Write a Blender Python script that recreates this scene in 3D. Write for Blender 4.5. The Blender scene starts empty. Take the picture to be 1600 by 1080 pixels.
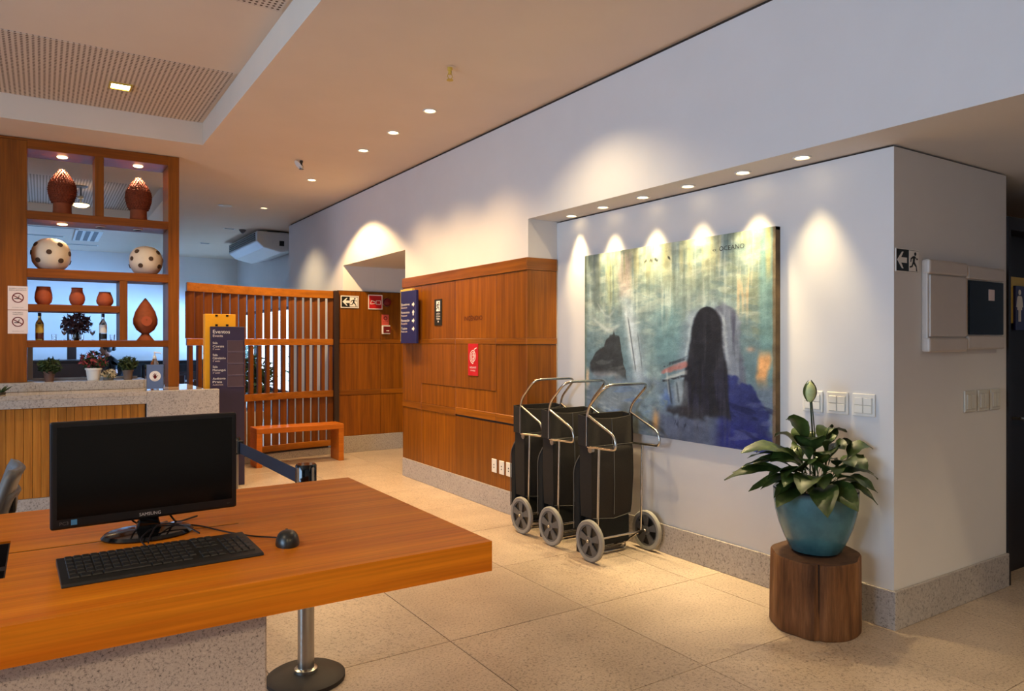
import bpy, bmesh, math, random
import numpy as np
from mathutils import Vector, Matrix
random.seed(7)
rng = np.random.default_rng(5)
S = bpy.context.scene
COL = S.collection
PI = math.pi

# ------------------------------------------------------------------ camera
cam_d = bpy.data.cameras.new('camera'); cam = bpy.data.objects.new('camera', cam_d); COL.objects.link(cam)
cam_d.sensor_width = 36; cam_d.lens = 25.465; cam_d.shift_y = -6.1/1600; cam_d.clip_start = .05
cam.location = (0, 0, 1.5); cam.rotation_euler = (PI/2, 0, -.575722)
S.camera = cam
# ------------------------------------------------------------------ world, daylight, exposure
w = bpy.data.worlds.new('daylight'); S.world = w; w.use_nodes = True
bg = w.node_tree.nodes['Background']; bg.inputs[0].default_value = (.62, .80, 1, 1); bg.inputs[1].default_value = 2.5
S.view_settings.view_transform = 'Standard'; S.view_settings.look = 'None'
S.view_settings.gamma = 1; S.view_settings.use_curve_mapping = False; S.view_settings.exposure = 0.55
S.cycles.use_denoising = True; S.cycles.sample_clamp_indirect = 6; S.cycles.max_bounces = 8
S.cycles.diffuse_bounces = 5

def area(name, loc, rot, sx, sy, power, col):
    d = bpy.data.lights.new(name, 'AREA'); d.shape = 'RECTANGLE'; d.size = sx; d.size_y = sy; d.energy = power; d.color = col
    o = bpy.data.objects.new(name, d); COL.objects.link(o); o.location = loc; o.rotation_euler = rot
    return o
COOL = (.43, .67, 1.0); WARM = (1.0, .77, .45); YEL = (1.0, .78, .42)
# daylight entering through the glazed openings of wall_left and, in the dining room, through window_1 from an unseen panel light added low in the garden
area('daylight_lobby', (-5.9, 1.6, 1.75), (0, -PI/2, 0), 2.5, 4.0, 222, COOL)
area('garden_fill', (7.4, 15.3, 1.0), (0, math.radians(97), 0), 1.8, 6, 5200, (.22, .48, 1.0))
def spot(loc, power, angle=70, blend=.6, col=WARM, tilt=(0, 0, 0), size=.03):
    d = bpy.data.lights.new('downlight_or_fill', 'SPOT'); d.energy = power; d.spot_size = math.radians(angle); d.spot_blend = blend
    d.color = col; d.shadow_soft_size = size
    o = bpy.data.objects.new('downlight_or_fill', d); COL.objects.link(o); o.location = loc; o.rotation_euler = tilt
    return o

# ------------------------------------------------------------------ material helpers
def lin(c):
    return tuple((x/12.92 if x <= .04045 else ((x+.055)/1.055)**2.4) for x in [v/255 for v in c])+(1,)
class NT:
    def __init__(s, name, rough=.5, metal=0, spec=.5):
        s.m = bpy.data.materials.new(name); s.m.use_nodes = True; s.t = s.m.node_tree; s.b = s.t.nodes['Principled BSDF']
        s.b.inputs['Roughness'].default_value = rough; s.b.inputs['Metallic'].default_value = metal
        s.b.inputs['Specular IOR Level'].default_value = spec
    def n(s, typ, **kw):
        n = s.t.nodes.new('ShaderNode'+typ)
        for k, v in kw.items():
            if k in n.inputs: n.inputs[k].default_value = v
            else: setattr(n, k, v)
        return n
    def l(s, a, b): s.t.links.new(a, b)
    def coords(s, scale=(1, 1, 1), rand=False):
        tc = s.n('TexCoord'); mp = s.n('Mapping'); mp.inputs['Scale'].default_value = scale
        if rand:
            oi = s.n('ObjectInfo'); add = s.n('VectorMath', operation='MULTIPLY_ADD'); cb = s.n('CombineXYZ')
            for k in range(3): s.l(oi.outputs['Random'], cb.inputs[k])
            add.inputs[1].default_value = (17, 23, 31); s.l(cb.outputs[0], add.inputs[0]); s.l(tc.outputs['Object'], add.inputs[2])
            s.l(add.outputs[0], mp.inputs[0])
        else: s.l(tc.outputs['Object'], mp.inputs[0])
        return mp.outputs[0]
    def ramp(s, fac, stops):
        r = s.n('ValToRGB'); e = r.color_ramp.elements
        while len(e) < len(stops): e.new(.5)
        for k, (p, c) in enumerate(stops): e[k].position = p; e[k].color = c
        s.l(fac, r.inputs[0]); return r.outputs[0]
    def mix(s, fac, a, b, mode='MIX'):
        m = s.n('Mix', data_type='RGBA', blend_type=mode)
        for sock, v in ((m.inputs['Factor'], fac), (m.inputs['A'], a), (m.inputs['B'], b)):
            if hasattr(v, 'is_linked') or hasattr(v, 'links'): s.l(v, sock)
            else: sock.default_value = v
        m.clamp_result = True
        return [o for o in m.outputs if o.type == 'RGBA'][0]
    def bump(s, h, strength=.1, dist=.01):
        b = s.n('Bump'); b.inputs['Strength'].default_value = strength; b.inputs['Distance'].default_value = dist
        s.l(h, b.inputs['Height']); s.l(b.outputs[0], s.b.inputs['Normal'])
    def col(s, c):
        if isinstance(c, tuple): s.b.inputs['Base Color'].default_value = c
        else: s.l(c, s.b.inputs['Base Color'])
        return s
    def noise(s, v, scale, detail=4, rough=.55):
        n = s.n('TexNoise'); n.inputs['Scale'].default_value = scale; n.inputs['Detail'].default_value = detail; n.inputs['Roughness'].default_value = rough
        s.l(v, n.inputs['Vector']); return n.outputs['Fac']

def plain(name, c, rough=.5, metal=0, spec=.5, var=.06, scale=12):
    t = NT(name, rough, metal, spec); v = t.coords()
    k = lin(c); d = tuple(x*(1-var) for x in k[:3])+(1,); u = tuple(min(1, x*(1+var)) for x in k[:3])+(1,)
    t.col(t.ramp(t.noise(v, scale), [(.3, d), (.7, u)])); return t.m
def wood(name, dark, light, axis=2, rough=.32, sc=1.0, coat=.15, fig=1.0):
    t = NT(name, rough, spec=.3); st = [26*sc]*3; st[axis] = 1.1*sc; v = t.coords(st, True)
    st2 = [140*sc]*3; st2[axis] = 3.0*sc; v2 = t.coords(st2, True)
    c = t.ramp(t.noise(v, 1.0, 5, .6), [(.25, lin(dark)), (.5, tuple((a+b)/2 for a, b in zip(lin(dark), lin(light)))), (.75, lin(light))])
    c = t.mix(.35*fig, c, t.ramp(t.noise(v2, 1.0, 3), [(.35, (.45, .45, .45, 1)), (.62, (1, 1, 1, 1))]), 'MULTIPLY')
    oi = t.n('ObjectInfo'); r = t.ramp(oi.outputs['Random'], [(0, (.72, .72, .72, 1)), (1, (1, 1, 1, 1))])
    c = t.mix(1.0, c, r, 'MULTIPLY'); t.col(c)
    t.b.inputs['Coat Weight'].default_value = coat; t.b.inputs['Coat Roughness'].default_value = .2
    t.bump(t.noise(v2, 1.0, 2), .04, .004); return t.m
def granite(name, base, dark, light, sc=60, rough=.35, big=.3):
    t = NT(name, rough); v = t.coords((1, 1, 1), True)
    c = t.ramp(t.noise(v, sc, 5, .75), [(.32, lin(dark)), (.48, lin(base)), (.6, lin(base)), (.74, lin(light))])
    c = t.mix(big, c, t.ramp(t.noise(v, 2.2, 5, .65), [(.35, (.6, .58, .55, 1)), (.65, (1, 1, 1, 1))]), 'MULTIPLY')
    vo = t.n('TexVoronoi'); vo.inputs['Scale'].default_value = sc*1.3; t.l(v, vo.inputs['Vector'])
    c = t.mix(t.ramp(vo.outputs['Distance'], [(.12, (.55, .55, .55, 1)), (.22, (0, 0, 0, 1))]), c, lin(dark))
    t.col(c); t.bump(t.noise(v, sc, 3), .03, .002); return t.m
def emis(name, c, s):
    t = NT(name); t.b.inputs['Base Color'].default_value = lin(c); t.b.inputs['Emission Color'].default_value = lin(c); t.b.inputs['Emission Strength'].default_value = s; return t.m

M = {}
M['plaster'] = plain('white_plaster', (216, 212, 208), .85, spec=.2, var=.02, scale=3)
M['ceil'] = plain('ceiling_paint', (222, 204, 184), .9, spec=.2, var=.02, scale=2)
M['gap'] = plain('shadow_gap', (60, 45, 32), .9)
M['tile'] = granite('floor_granite', (192, 172, 152), (92, 76, 66), (230, 214, 192), 80, .34, .45)
M['grout'] = plain('grout', (66, 50, 38), .9)
M['granite'] = granite('grey_granite', (178, 169, 161), (84, 78, 76), (216, 208, 200), 75, .35, .25)
M['granite_desk'] = granite('speckled_granite', (180, 164, 156), (58, 50, 50), (216, 200, 186), 170, .5, .15)
M['panel'] = wood('panel_wood', (112, 57, 4), (168, 97, 9), 2, .38, 1.0, .05)
M['rail_y'] = wood('rail_wood_along', (114, 59, 4), (172, 101, 13), 1, .38, 1.0, .05)
M['rail_x'] = wood('rail_wood_across', (118, 61, 4), (176, 103, 13), 0, .38, 1.0, .05)
def despec(m, v):
    m.node_tree.nodes['Principled BSDF'].inputs['Specular IOR Level'].default_value = v; return m
M['desk'] = wood('desk_wood', (198, 98, 10), (234, 140, 28), 0, .38, .8, .0)
despec(M['desk'], .16)
M['shelf_v'] = wood('shelf_wood_upright', (122, 62, 6), (166, 92, 14), 2, .42, 1.0, .05)
M['shelf_x'] = wood('shelf_wood_across', (118, 58, 6), (158, 84, 14), 0, .42, 1.0, .05)
M['slat'] = wood('slat_wood', (104, 53, 7), (148, 82, 16), 2, .42, 1.0, .05)
M['slat_x'] = wood('slat_rail_wood', (150, 86, 16), (198, 120, 30), 0, .42, 1.0, .05)
M['bench'] = wood('bench_wood', (190, 98, 14), (220, 126, 32), 0, .38, 1.0, .05)
M['strip'] = wood('bar_front_wood', (160, 94, 24), (208, 138, 52), 2, .45, 1.4, .05)
M['dark'] = plain('dark_wood', (48, 30, 22), .45)
M['doordark'] = plain('door_dark_wood', (26, 16, 12), .5, spec=.3)
M['black'] = plain('black_plastic', (16, 15, 15), .35)
M['gloss'] = plain('gloss_black', (10, 9, 9), .08)
M['smoke'] = plain('smoky_door', (6, 6, 7), .25, spec=.12)
M['screen'] = plain('black_screen', (7, 6, 6), .16, spec=.22)
M['keyb'] = plain('keyboard_plastic', (30, 28, 25), .4)
M['key'] = plain('key_plastic', (34, 31, 28), .38)
M['mouse'] = plain('mouse_plastic', (38, 36, 30), .35)
M['cable'] = plain('cable_black', (22, 12, 12), .5)
M['steel'] = plain('brushed_steel', (190, 186, 176), .28, 1, var=.04)
M['chrome'] = plain('chrome_tube', (205, 198, 184), .2, 1, var=.02)
M['fabric'] = plain('black_canvas', (46, 42, 38), .85, spec=.2, var=.15, scale=160)
M['fabric2'] = plain('black_canvas_side', (30, 32, 33), .85, spec=.2, var=.15, scale=160)
M['piping'] = plain('grey_piping', (96, 92, 84), .6)
M['tyre'] = plain('grey_rubber', (142, 138, 130), .7)
M['hub'] = plain('hub_plastic', (92, 91, 90), .5)
M['belt'] = plain('navy_webbing', (22, 28, 46), .8, var=.15, scale=200)
M['rubber'] = plain('black_rubber', (44, 36, 30), .6)
M['greyplastic'] = plain('grey_plastic', (104, 100, 96), .4)
M['white'] = plain('white_plastic', (226, 222, 212), .4, var=.02)
M['ivory'] = plain('ivory_plastic', (206, 200, 184), .4, var=.02)
M['cream'] = plain('cream_panel', (196, 184, 172), .4, var=.02)
M['terra'] = plain('terracotta', (150, 76, 42), .8, spec=.25, var=.14, scale=18)
M['terra_dark'] = plain('dark_terracotta', (128, 60, 34), .85, spec=.2, var=.18, scale=40)
M['terra_red'] = plain('orange_terracotta', (176, 82, 46), .7, spec=.3, var=.12, scale=14)
M['ceramic'] = plain('cream_ceramic', (216, 196, 172), .55, var=.06, scale=6)
M['hole_disc'] = plain('hole_shade', (74, 52, 34), .9)
M['signwhite'] = plain('sign_white', (232, 226, 218), .6, var=.02)
M['signpink'] = plain('notice_paper', (226, 206, 200), .7, var=.02)
M['red'] = plain('sign_red', (186, 22, 28), .45)
M['redtext'] = plain('red_letters', (72, 6, 4), .6)
M['darkred'] = plain('alarm_red', (104, 16, 18), .4)
M['navy'] = plain('sign_navy', (30, 32, 84), .45)
M['navy2'] = plain('totem_navy', (42, 34, 66), .5)
M['slot'] = plain('card_slot', (70, 54, 66), .5)
M['yellow'] = plain('totem_yellow', (240, 166, 20), .5, var=.03)
M['brass'] = plain('sign_gold', (206, 172, 72), .5, var=.03)
M['signblack'] = plain('sign_black', (16, 20, 16), .5)
M['leaf'] = None
M['petal'] = plain('pale_spathe', (196, 204, 142), .5, var=.1, scale=30)
M['soil'] = plain('soil', (40, 30, 22), .95)
M['pinkflower'] = plain('pink_petals', (150, 60, 70), .7, var=.3, scale=60)
M['darkleaf'] = plain('dark_dry_leaves', (84, 58, 62), .8, var=.3, scale=60)
M['green'] = plain('small_leaves', (44, 62, 28), .7, var=.35, scale=60)
M['paleflower'] = plain('cream_flowers', (206, 190, 160), .7, var=.2, scale=40)
M['bluebox'] = plain('blue_grey_card', (92, 112, 150), .35, var=.04)
M['skin'] = plain('skin', (150, 108, 88), .6)
M['hair'] = plain('dark_hair', (34, 24, 20), .6)
M['shirt'] = plain('black_shirt', (18, 18, 22), .8)
M['apron'] = plain('navy_trousers', (26, 30, 48), .8)
M['acwhite'] = plain('white_enamel', (214, 214, 214), .35, var=.02)
M['leather'] = plain('brown_leatherette', (64, 40, 28), .5)
M['lens'] = emis('lamp_lens', (255, 226, 170), 9)
M['lens_soft'] = emis('lamp_lens_soft', (255, 214, 150), 4)
M['lens_off'] = plain('lamp_lens_off', (200, 190, 178), .3)
def glass(name, tint=(1, 1, 1, 1), rough=0.02):
    t = NT(name, rough); t.b.inputs['Transmission Weight'].default_value = 1; t.b.inputs['Base Color'].default_value = tint; t.b.inputs['IOR'].default_value = 1.45; return t.m
M['glass'] = glass('clear_glass')
M['tequila'] = glass('amber_glass', (.75, .35, .08, 1))
def pane():
    t = NT('window_pane', .02); g = t.n('BsdfGlossy'); g.inputs['Roughness'].default_value = .02; tr = t.n('BsdfTransparent'); mx = t.n('MixShader'); mx.inputs[0].default_value = .06
    t.l(tr.outputs[0], mx.inputs[1]); t.l(g.outputs[0], mx.inputs[2]); t.l(mx.outputs[0], t.t.nodes['Material Output'].inputs[0]); return t.m
M['pane'] = pane()
def leafmat():
    t = NT('lily_leaf', .38); v = t.coords((1, 1, 1), True)
    c = t.ramp(t.noise(v, 16, 3), [(.3, lin((38, 52, 20))), (.55, lin((62, 82, 34))), (.75, lin((104, 118, 62)))])
    oi = t.n('ObjectInfo'); c = t.mix(1, c, t.ramp(oi.outputs['Random'], [(0, (.6, .62, .55, 1)), (1, (1, 1, .95, 1))]), 'MULTIPLY')
    t.col(c); return t.m
M['leaf'] = leafmat()
def potmat():
    t = NT('teal_glaze', .22); v = t.coords(); sp = t.n('SeparateXYZ'); tc = t.n('TexCoord'); t.l(tc.outputs['Object'], sp.inputs[0])
    c = t.ramp(t.noise(v, 9, 5), [(.3, lin((46, 94, 104))), (.7, lin((74, 124, 134)))])
    rim = t.ramp(sp.outputs['Z'], [(.30, (0, 0, 0, 1)), (.325, (1, 1, 1, 1))])
    t.col(t.mix(rim, c, lin((26, 40, 48)))); return t.m
M['pot'] = potmat()
def stumpmat():
    t = NT('log_wood', .7, spec=.25); v = t.coords((14, 14, 1.6)); v2 = t.coords((60, 60, 5))
    c = t.ramp(t.noise(v, 1, 6, .65), [(.28, lin((70, 44, 26))), (.5, lin((118, 78, 46))), (.75, lin((160, 114, 74)))])
    c = t.mix(.4, c, t.ramp(t.noise(v2, 1, 3), [(.35, (.45, .45, .45, 1)), (.6, (1, 1, 1, 1))]), 'MULTIPLY')
    t.col(c); t.bump(t.noise(v2, 1, 4), .4, .01); return t.m
M['stump'] = stumpmat()
def perfmat():
    t = NT('perforated_board', .9, spec=.2); tc = t.n('TexCoord'); sp = t.n('SeparateXYZ'); t.l(tc.outputs['Object'], sp.inputs[0])
    def cell(o):
        a = t.n('Math', operation='MULTIPLY'); a.inputs[1].default_value = 1/.035; t.l(o, a.inputs[0])
        b = t.n('Math', operation='FRACT'); t.l(a.outputs[0], b.inputs[0])
        c = t.n('Math', operation='SUBTRACT'); c.inputs[1].default_value = .5; t.l(b.outputs[0], c.inputs[0])
        d = t.n('Math', operation='MULTIPLY'); t.l(c.outputs[0], d.inputs[0]); t.l(c.outputs[0], d.inputs[1]); return d.outputs[0]
    s = t.n('Math', operation='ADD'); t.l(cell(sp.outputs['X']), s.inputs[0]); t.l(cell(sp.outputs['Y']), s.inputs[1])
    t.col(t.ramp(s.outputs[0], [(.065, lin((98, 76, 60))), (.085, lin((214, 196, 178)))])); return t.m  # dark dots paint the shade inside the holes, no real openings
M['perf'] = perfmat()

# ------------------------------------------------------------------ object helpers
def reg(o, label=None, cat=None, group=None, kind=None):
    if label: o['label'] = label
    if cat: o['category'] = cat
    if group: o['group'] = group
    if kind: o['kind'] = kind
    return o
def thing(name, label, cat, loc=(0, 0, 0), group=None, rz=0, kind=None):
    o = bpy.data.objects.new(name, None); COL.objects.link(o); o.location = loc; o.rotation_euler = (0, 0, rz); o.empty_display_size = .1
    return reg(o, label, cat, group, kind)
def wloc(o):
    v = Vector((0, 0, 0))
    while o is not None: v += Vector(o.location); o = o.parent
    return v
class MB:
    def __init__(s): s.v = []; s.f = []
    def add(s, vs, fs):
        k = len(s.v); s.v += [tuple(v) for v in vs]; s.f += [tuple(i+k for i in f) for f in fs]; return s
    def box(s, x0, y0, z0, x1, y1, z1):
        if x0 > x1: x0, x1 = x1, x0
        if y0 > y1: y0, y1 = y1, y0
        if z0 > z1: z0, z1 = z1, z0
        return s.add([(x0, y0, z0), (x1, y0, z0), (x1, y1, z0), (x0, y1, z0), (x0, y0, z1), (x1, y0, z1), (x1, y1, z1), (x0, y1, z1)],
                     [(0, 3, 2, 1), (4, 5, 6, 7), (0, 1, 5, 4), (1, 2, 6, 5), (2, 3, 7, 6), (3, 0, 4, 7)])
    def obox(s, c, sz, M3):
        h = [x/2 for x in sz]; vs = []
        for dz in (-1, 1):
            for dx, dy in ((-1, -1), (1, -1), (1, 1), (-1, 1)): vs.append(Vector(c)+M3 @ Vector((dx*h[0], dy*h[1], dz*h[2])))
        return s.add(vs, [(0, 3, 2, 1), (4, 5, 6, 7), (0, 1, 5, 4), (1, 2, 6, 5), (2, 3, 7, 6), (3, 0, 4, 7)])
    def prism(s, poly, d):      # poly: 3-D points in one plane, d: extrusion vector
        n = len(poly); d = Vector(d); a = [Vector(p) for p in poly]
        return s.add(a+[p+d for p in a], [tuple(range(n-1, -1, -1)), tuple(range(n, 2*n))]+[(i, (i+1) % n, n+(i+1) % n, n+i) for i in range(n)])
    def lathe(s, prof, n=32, c=(0, 0, 0), axis='z', caps=True):
        vs = []; fs = []
        def put(r, h, a):
            x, y = r*math.cos(a), r*math.sin(a)
            p = {'z': (x, y, h), 'x': (h, x, y), 'y': (y, h, x)}[axis]; return (c[0]+p[0], c[1]+p[1], c[2]+p[2])
        for (r, h) in prof:
            for k in range(n): vs.append(put(r, h, 2*PI*k/n))
        m = len(prof)
        for i in range(m-1):
            for k in range(n): a = i*n+k; b = i*n+(k+1) % n; fs.append((a, b, b+n, a+n))
        if caps: fs.append(tuple(range(n-1, -1, -1))); fs.append(tuple((m-1)*n+k for k in range(n)))
        return s.add(vs, fs)
    def tube(s, pts, r, n=10, closed=False, rad=None):
        P = [Vector(p) for p in pts]; m = len(P); vs = []; fs = []; up = None
        for i, p in enumerate(P):
            a = P[(i-1) % m] if (i > 0 or closed) else p; b = P[(i+1) % m] if (i < m-1 or closed) else p
            t = (b-a).normalized()
            if up is None: up = Vector((0, 0, 1)) if abs(t.z) < .9 else Vector((1, 0, 0))
            u = (up-t*up.dot(t)); u = u.normalized() if u.length > 1e-6 else t.orthogonal().normalized(); up = u; w_ = t.cross(u)
            rr = rad[i] if rad else r
            for k in range(n): an = 2*PI*k/n; vs.append(p+(u*math.cos(an)+w_*math.sin(an))*rr)
        for i in range(m if closed else m-1):
            for k in range(n):
                a = i*n+k; b = i*n+(k+1) % n; c = ((i+1) % m)*n+(k+1) % n; d = ((i+1) % m)*n+k; fs.append((a, b, c, d))
        if not closed: fs.append(tuple(range(n-1, -1, -1))); fs.append(tuple((m-1)*n+k for k in range(n)))
        return s.add(vs, fs)
    def ball(s, c, r, n=8, sq=(1, 1, 1)):
        vs = []; fs = []; rings = max(3, n//2)
        vs.append((c[0], c[1], c[2]-r*sq[2]))
        for i in range(1, rings):
            a = -PI/2+PI*i/rings
            for k in range(n): b = 2*PI*k/n; vs.append((c[0]+r*sq[0]*math.cos(a)*math.cos(b), c[1]+r*sq[1]*math.cos(a)*math.sin(b), c[2]+r*sq[2]*math.sin(a)))
        vs.append((c[0], c[1], c[2]+r*sq[2])); L = len(vs)-1
        for k in range(n): fs.append((0, 1+(k+1) % n, 1+k)); fs.append((L, L-n+k, L-n+(k+1) % n))
        for i in range(rings-2):
            for k in range(n): a = 1+i*n+k; b = 1+i*n+(k+1) % n; fs.append((a, b, b+n, a+n))
        return s.add(vs, fs)
    def build(s, name, mat, parent=None, smooth=False, bevel=0, label=None, cat=None, group=None, kind=None, seg=2, local=False):
        me = bpy.data.meshes.new(name); off = Vector((0, 0, 0)) if (local or parent is None) else wloc(parent)
        me.from_pydata([tuple(Vector(v)-off) for v in s.v], [], s.f)
        bm = bmesh.new(); bm.from_mesh(me); bmesh.ops.recalc_face_normals(bm, faces=bm.faces); bm.to_mesh(me); bm.free()
        me.materials.append(mat); me.update()
        if smooth:
            me.polygons.foreach_set('use_smooth', [True]*len(me.polygons))
            me.set_sharp_from_angle(angle=math.radians(38))
        o = bpy.data.objects.new(name, me); COL.objects.link(o); o.parent = parent
        if bevel:
            b = o.modifiers.new('edge', 'BEVEL'); b.width = bevel; b.segments = seg; b.limit_method = 'ANGLE'
        return reg(o, label, cat, group, kind)
def copytree(root, loc, label=None, rz=None):
    c = root.copy(); COL.objects.link(c); c.location = loc
    if rz is not None: c.rotation_euler = (0, 0, rz)
    if label: c['label'] = label
    for ch in list(root.children):
        d = ch.copy(); COL.objects.link(d); d.parent = c
        for g in list(ch.children):
            e = g.copy(); COL.objects.link(e); e.parent = d
    return c
def arc(pts, r, n=6):       # rounds the corners of an open polyline
    P = [Vector(p) for p in pts]; out = [P[0]]
    for i in range(1, len(P)-1):
        a, b, c = P[i-1], P[i], P[i+1]; d1 = (a-b); d2 = (c-b); rr = min(r, d1.length*.48, d2.length*.48)
        p1 = b+d1.normalized()*rr; p2 = b+d2.normalized()*rr
        for k in range(n+1):
            t = k/n; out.append(p1*(1-t)**2+b*2*t*(1-t)+p2*t*t)
    out.append(P[-1]); return out
class Face:                 # a flat face: origin at its lower corner, u across, w up, nrm outwards
    def __init__(s, o, u, nrm): s.o = Vector(o); s.u = Vector(u).normalized(); s.w = Vector((0, 0, 1)); s.nr = Vector(nrm).normalized()
    def p(s, a, b, d=0): return s.o+s.u*a+s.w*b+s.nr*d
    def rect(s, mb, a0, b0, a1, b1, d0, d1): mb.prism([s.p(a0, b0, d0), s.p(a1, b0, d0), s.p(a1, b1, d0), s.p(a0, b1, d0)], s.nr*(d1-d0)); return mb
    def poly(s, mb, pts, d0, d1): mb.prism([s.p(a, b, d0) for a, b in pts], s.nr*(d1-d0)); return mb
    def disc(s, mb, a, b, r, d0, d1, n=24, ry=None): return s.poly(mb, [(a+r*math.cos(2*PI*k/n), b+(ry or r)*math.sin(2*PI*k/n)) for k in range(n)], d0, d1)
    def ring(s, mb, a, b, r, t, d0, d1, n=28, ry=None):
        ry = ry or r
        for k in range(n):
            a0, a1 = 2*PI*k/n, 2*PI*(k+1)/n
            s.poly(mb, [(a+r*math.cos(a0), b+ry*math.sin(a0)), (a+r*math.cos(a1), b+ry*math.sin(a1)), (a+(r-t)*math.cos(a1), b+(ry-t)*math.sin(a1)), (a+(r-t)*math.cos(a0), b+(ry-t)*math.sin(a0))], d0, d1)
        return mb
    def text(s, body, a, b, h, mat, parent, d=.0005, width=None, name='lettering', align='LEFT'):
        cu = bpy.data.curves.new('lettering', 'FONT'); cu.body = body; cu.size = 1; cu.extrude = .0; cu.resolution_u = 2
        ob = bpy.data.objects.new('lettering', cu); me = bpy.data.meshes.new_from_object(ob); bpy.data.objects.remove(ob); bpy.data.curves.remove(cu)
        co = np.empty(len(me.vertices)*3); me.vertices.foreach_get('co', co); co = co.reshape(-1, 3)
        w0 = co[:, 0].max()-co[:, 0].min(); sy = h/.7; sx = sy if width is None else width/w0
        off = wloc(parent); x0 = co[:, 0].min(); sh = {'LEFT': 0, 'CENTER': -w0*sx/2, 'RIGHT': -w0*sx}[align]
        for v in me.vertices: v.co = s.p(a+sh+(v.co.x-x0)*sx, b+v.co.y*sy, d)-off
        me.materials.append(mat); o = bpy.data.objects.new(name, me); COL.objects.link(o); o.parent = parent; return o
FY = lambda x, z, y: Face((x, y, z), (1, 0, 0), (0, -1, 0))     # faces -Y
FX = lambda y, z, x: Face((x, y, z), (0, -1, 0), (-1, 0, 0))    # faces -X, u runs to -Y
def struct(mb, name, mat, **k): return mb.build(name, mat, None, kind='structure', **k)

# ------------------------------------------------------------------ ROOM SHELL
TX, TY, X0, Y0 = .857, .878, 1.716, 3.21
fl = struct(MB().box(-6.2, -4.2, -.12, 9, 18.2, -.006), 'floor', M['grout'])
tile_me = None
for i in range(-7, 6):
    for j in range(-4, 17):
        if i < -3 and j < 0: continue
        if i > 3 and (j > 7 or i > 6): continue
        if tile_me is None:
            g = .004; o = MB().box(g/2, g/2, -.006, TX-g/2, TY-g/2, 0).build('floor_tile', M['tile'], fl, bevel=.0012, seg=1, local=True); tile_me = o
        else:
            o = tile_me.copy(); COL.objects.link(o)
        o.location = (X0+i*TX, Y0+j*TY, random.uniform(-.0006, 0)); o.parent = fl
Zc, Zt = 3.43, 3.65
c = MB(); ZT = 3.72
for (x0, x1, y0, y1, z0) in ((1.325, 3.42, -4.2, 7.62, Zc), (3.42, 9, -4.2, 7.62, Zc), (1.39, 9, 7.62, 18.2, Zc), (-6.2, 1.325, -4.2, 1.0, Zc), (-6.2, 1.39, 7.62, 10.0, Zc), (-6.2, 1.39, 13.4, 18.2, Zc), (-6.2, 1.325, 1.0, 7.62, Zt), (-6.2, 1.39, 10.0, 13.4, Zt)):
    c.box(x0, y0, z0, x1, y1, ZT)
ce = struct(c, 'ceiling', M['ceil'])
MB().box(-6, 6.08, Zt-.006, 1.30, 7.61, Zt-.001).build('perforated_panel', M['perf'], ce)
MB().box(-6, 2.9, Zt-.006, 1.30, 4.77, Zt-.001).build('perforated_panel', M['perf'], ce)
MB().box(-6, 10.02, Zt-.006, 1.22, 13.38, Zt-.001).build('perforated_panel', M['perf'], ce)
# wall to the side of the lobby: plaster band, niche, passage
Zs = 2.53
b = MB(); b.box(3.42, -4.2, Zs, 9, 5.02, 3.405); b.box(3.42, 5.02, Zs, 3.9, 12.03, 3.405); b.box(3.9, 7.3, Zs, 9, 9.7, 3.405)
b.box(3.42, 5.02, 0, 4.9, 7.47, Zs); b.box(3.42, 9.47, 0, 3.87, 12.03, Zs)
struct(b, 'wall_right', M['plaster'])
struct(MB().box(3.44, -4.2, 3.405, 9, 12.0, 3.6), 'gap_shade_1', M['gap'])  # dark strip, shade of the gap under the ceiling put into colour
struct(MB().box(3.72, 2.08, 0, 4.97, 5.02, 2.518), 'wall_niche', M['plaster'])
struct(MB().box(3.74, 2.1, 2.518, 4.97, 5.0, 2.531), 'gap_shade_2', M['gap'])  # dark strip painting the shaded gap above the niche wall
struct(MB().box(3.8705, 9.47, 0, 9, 9.6, Zs), 'wall_passage', M['plaster'])
struct(MB().box(3.87, 12.03, 0, 4.0, 13.2, Zc).box(3.87, 17.45, 0, 4.0, 18, Zc).box(3.87, 13.2, 2.165, 4.0, 17.45, Zc).box(3.87, 13.2, 0, 4.0, 17.45, .5), 'wall_dining_right', M['plaster'])
struct(MB().box(-6.2, 17.85, 0, 4.0, 18.0, Zc+.3), 'wall_back', M['plaster'])
struct(MB().box(-6.4, -4.2, 0, -6.2, 18.2, .5).box(-6.4, -4.2, 3.0, -6.2, 18.2, 3.9).box(-6.4, 3.7, .5, -6.2, 18.2, 3).box(-6.4, -4.2, .5, -6.2, -.5, 3), 'wall_left', M['plaster'])
struct(MB().box(-6.2, -4.35, 0, 9, -4.2, 3.6), 'wall_front', M['plaster'])
struct(MB().box(9, -4.2, 0, 9.15, 12.1, 3.6).box(5.9, 2.08, 0, 9, 2.25, Zs), 'wall_corridor', M['plaster'])
struct(MB().box(4.0, 12.0, 0, 9, 12.12, 3.6), 'wall_service', M['plaster'])
# dining room window
wn = thing('window_1', None, None, (3.9, 15.3, .5), kind='structure')
f = MB()
for y in (13.2, 14.25, 15.3, 16.35, 17.41): f.box(3.9, y, .5, 3.96, y+.05, 2.165)
f.box(3.9, 13.2, .5, 3.96, 17.45, .56); f.box(3.9, 13.2, 2.11, 3.96, 17.45, 2.165)
f.build('window_frame', M['doordark'], wn)
for y in (13.25, 14.3, 15.35, 16.4): MB().box(3.925, y, .56, 3.931, y+1.0, 2.11).build('pane', M['pane'], wn)
struct(MB().box(4.02, 12.14, -.12, 9, 18.2, -.02), 'ground', M['grout'])
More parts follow.
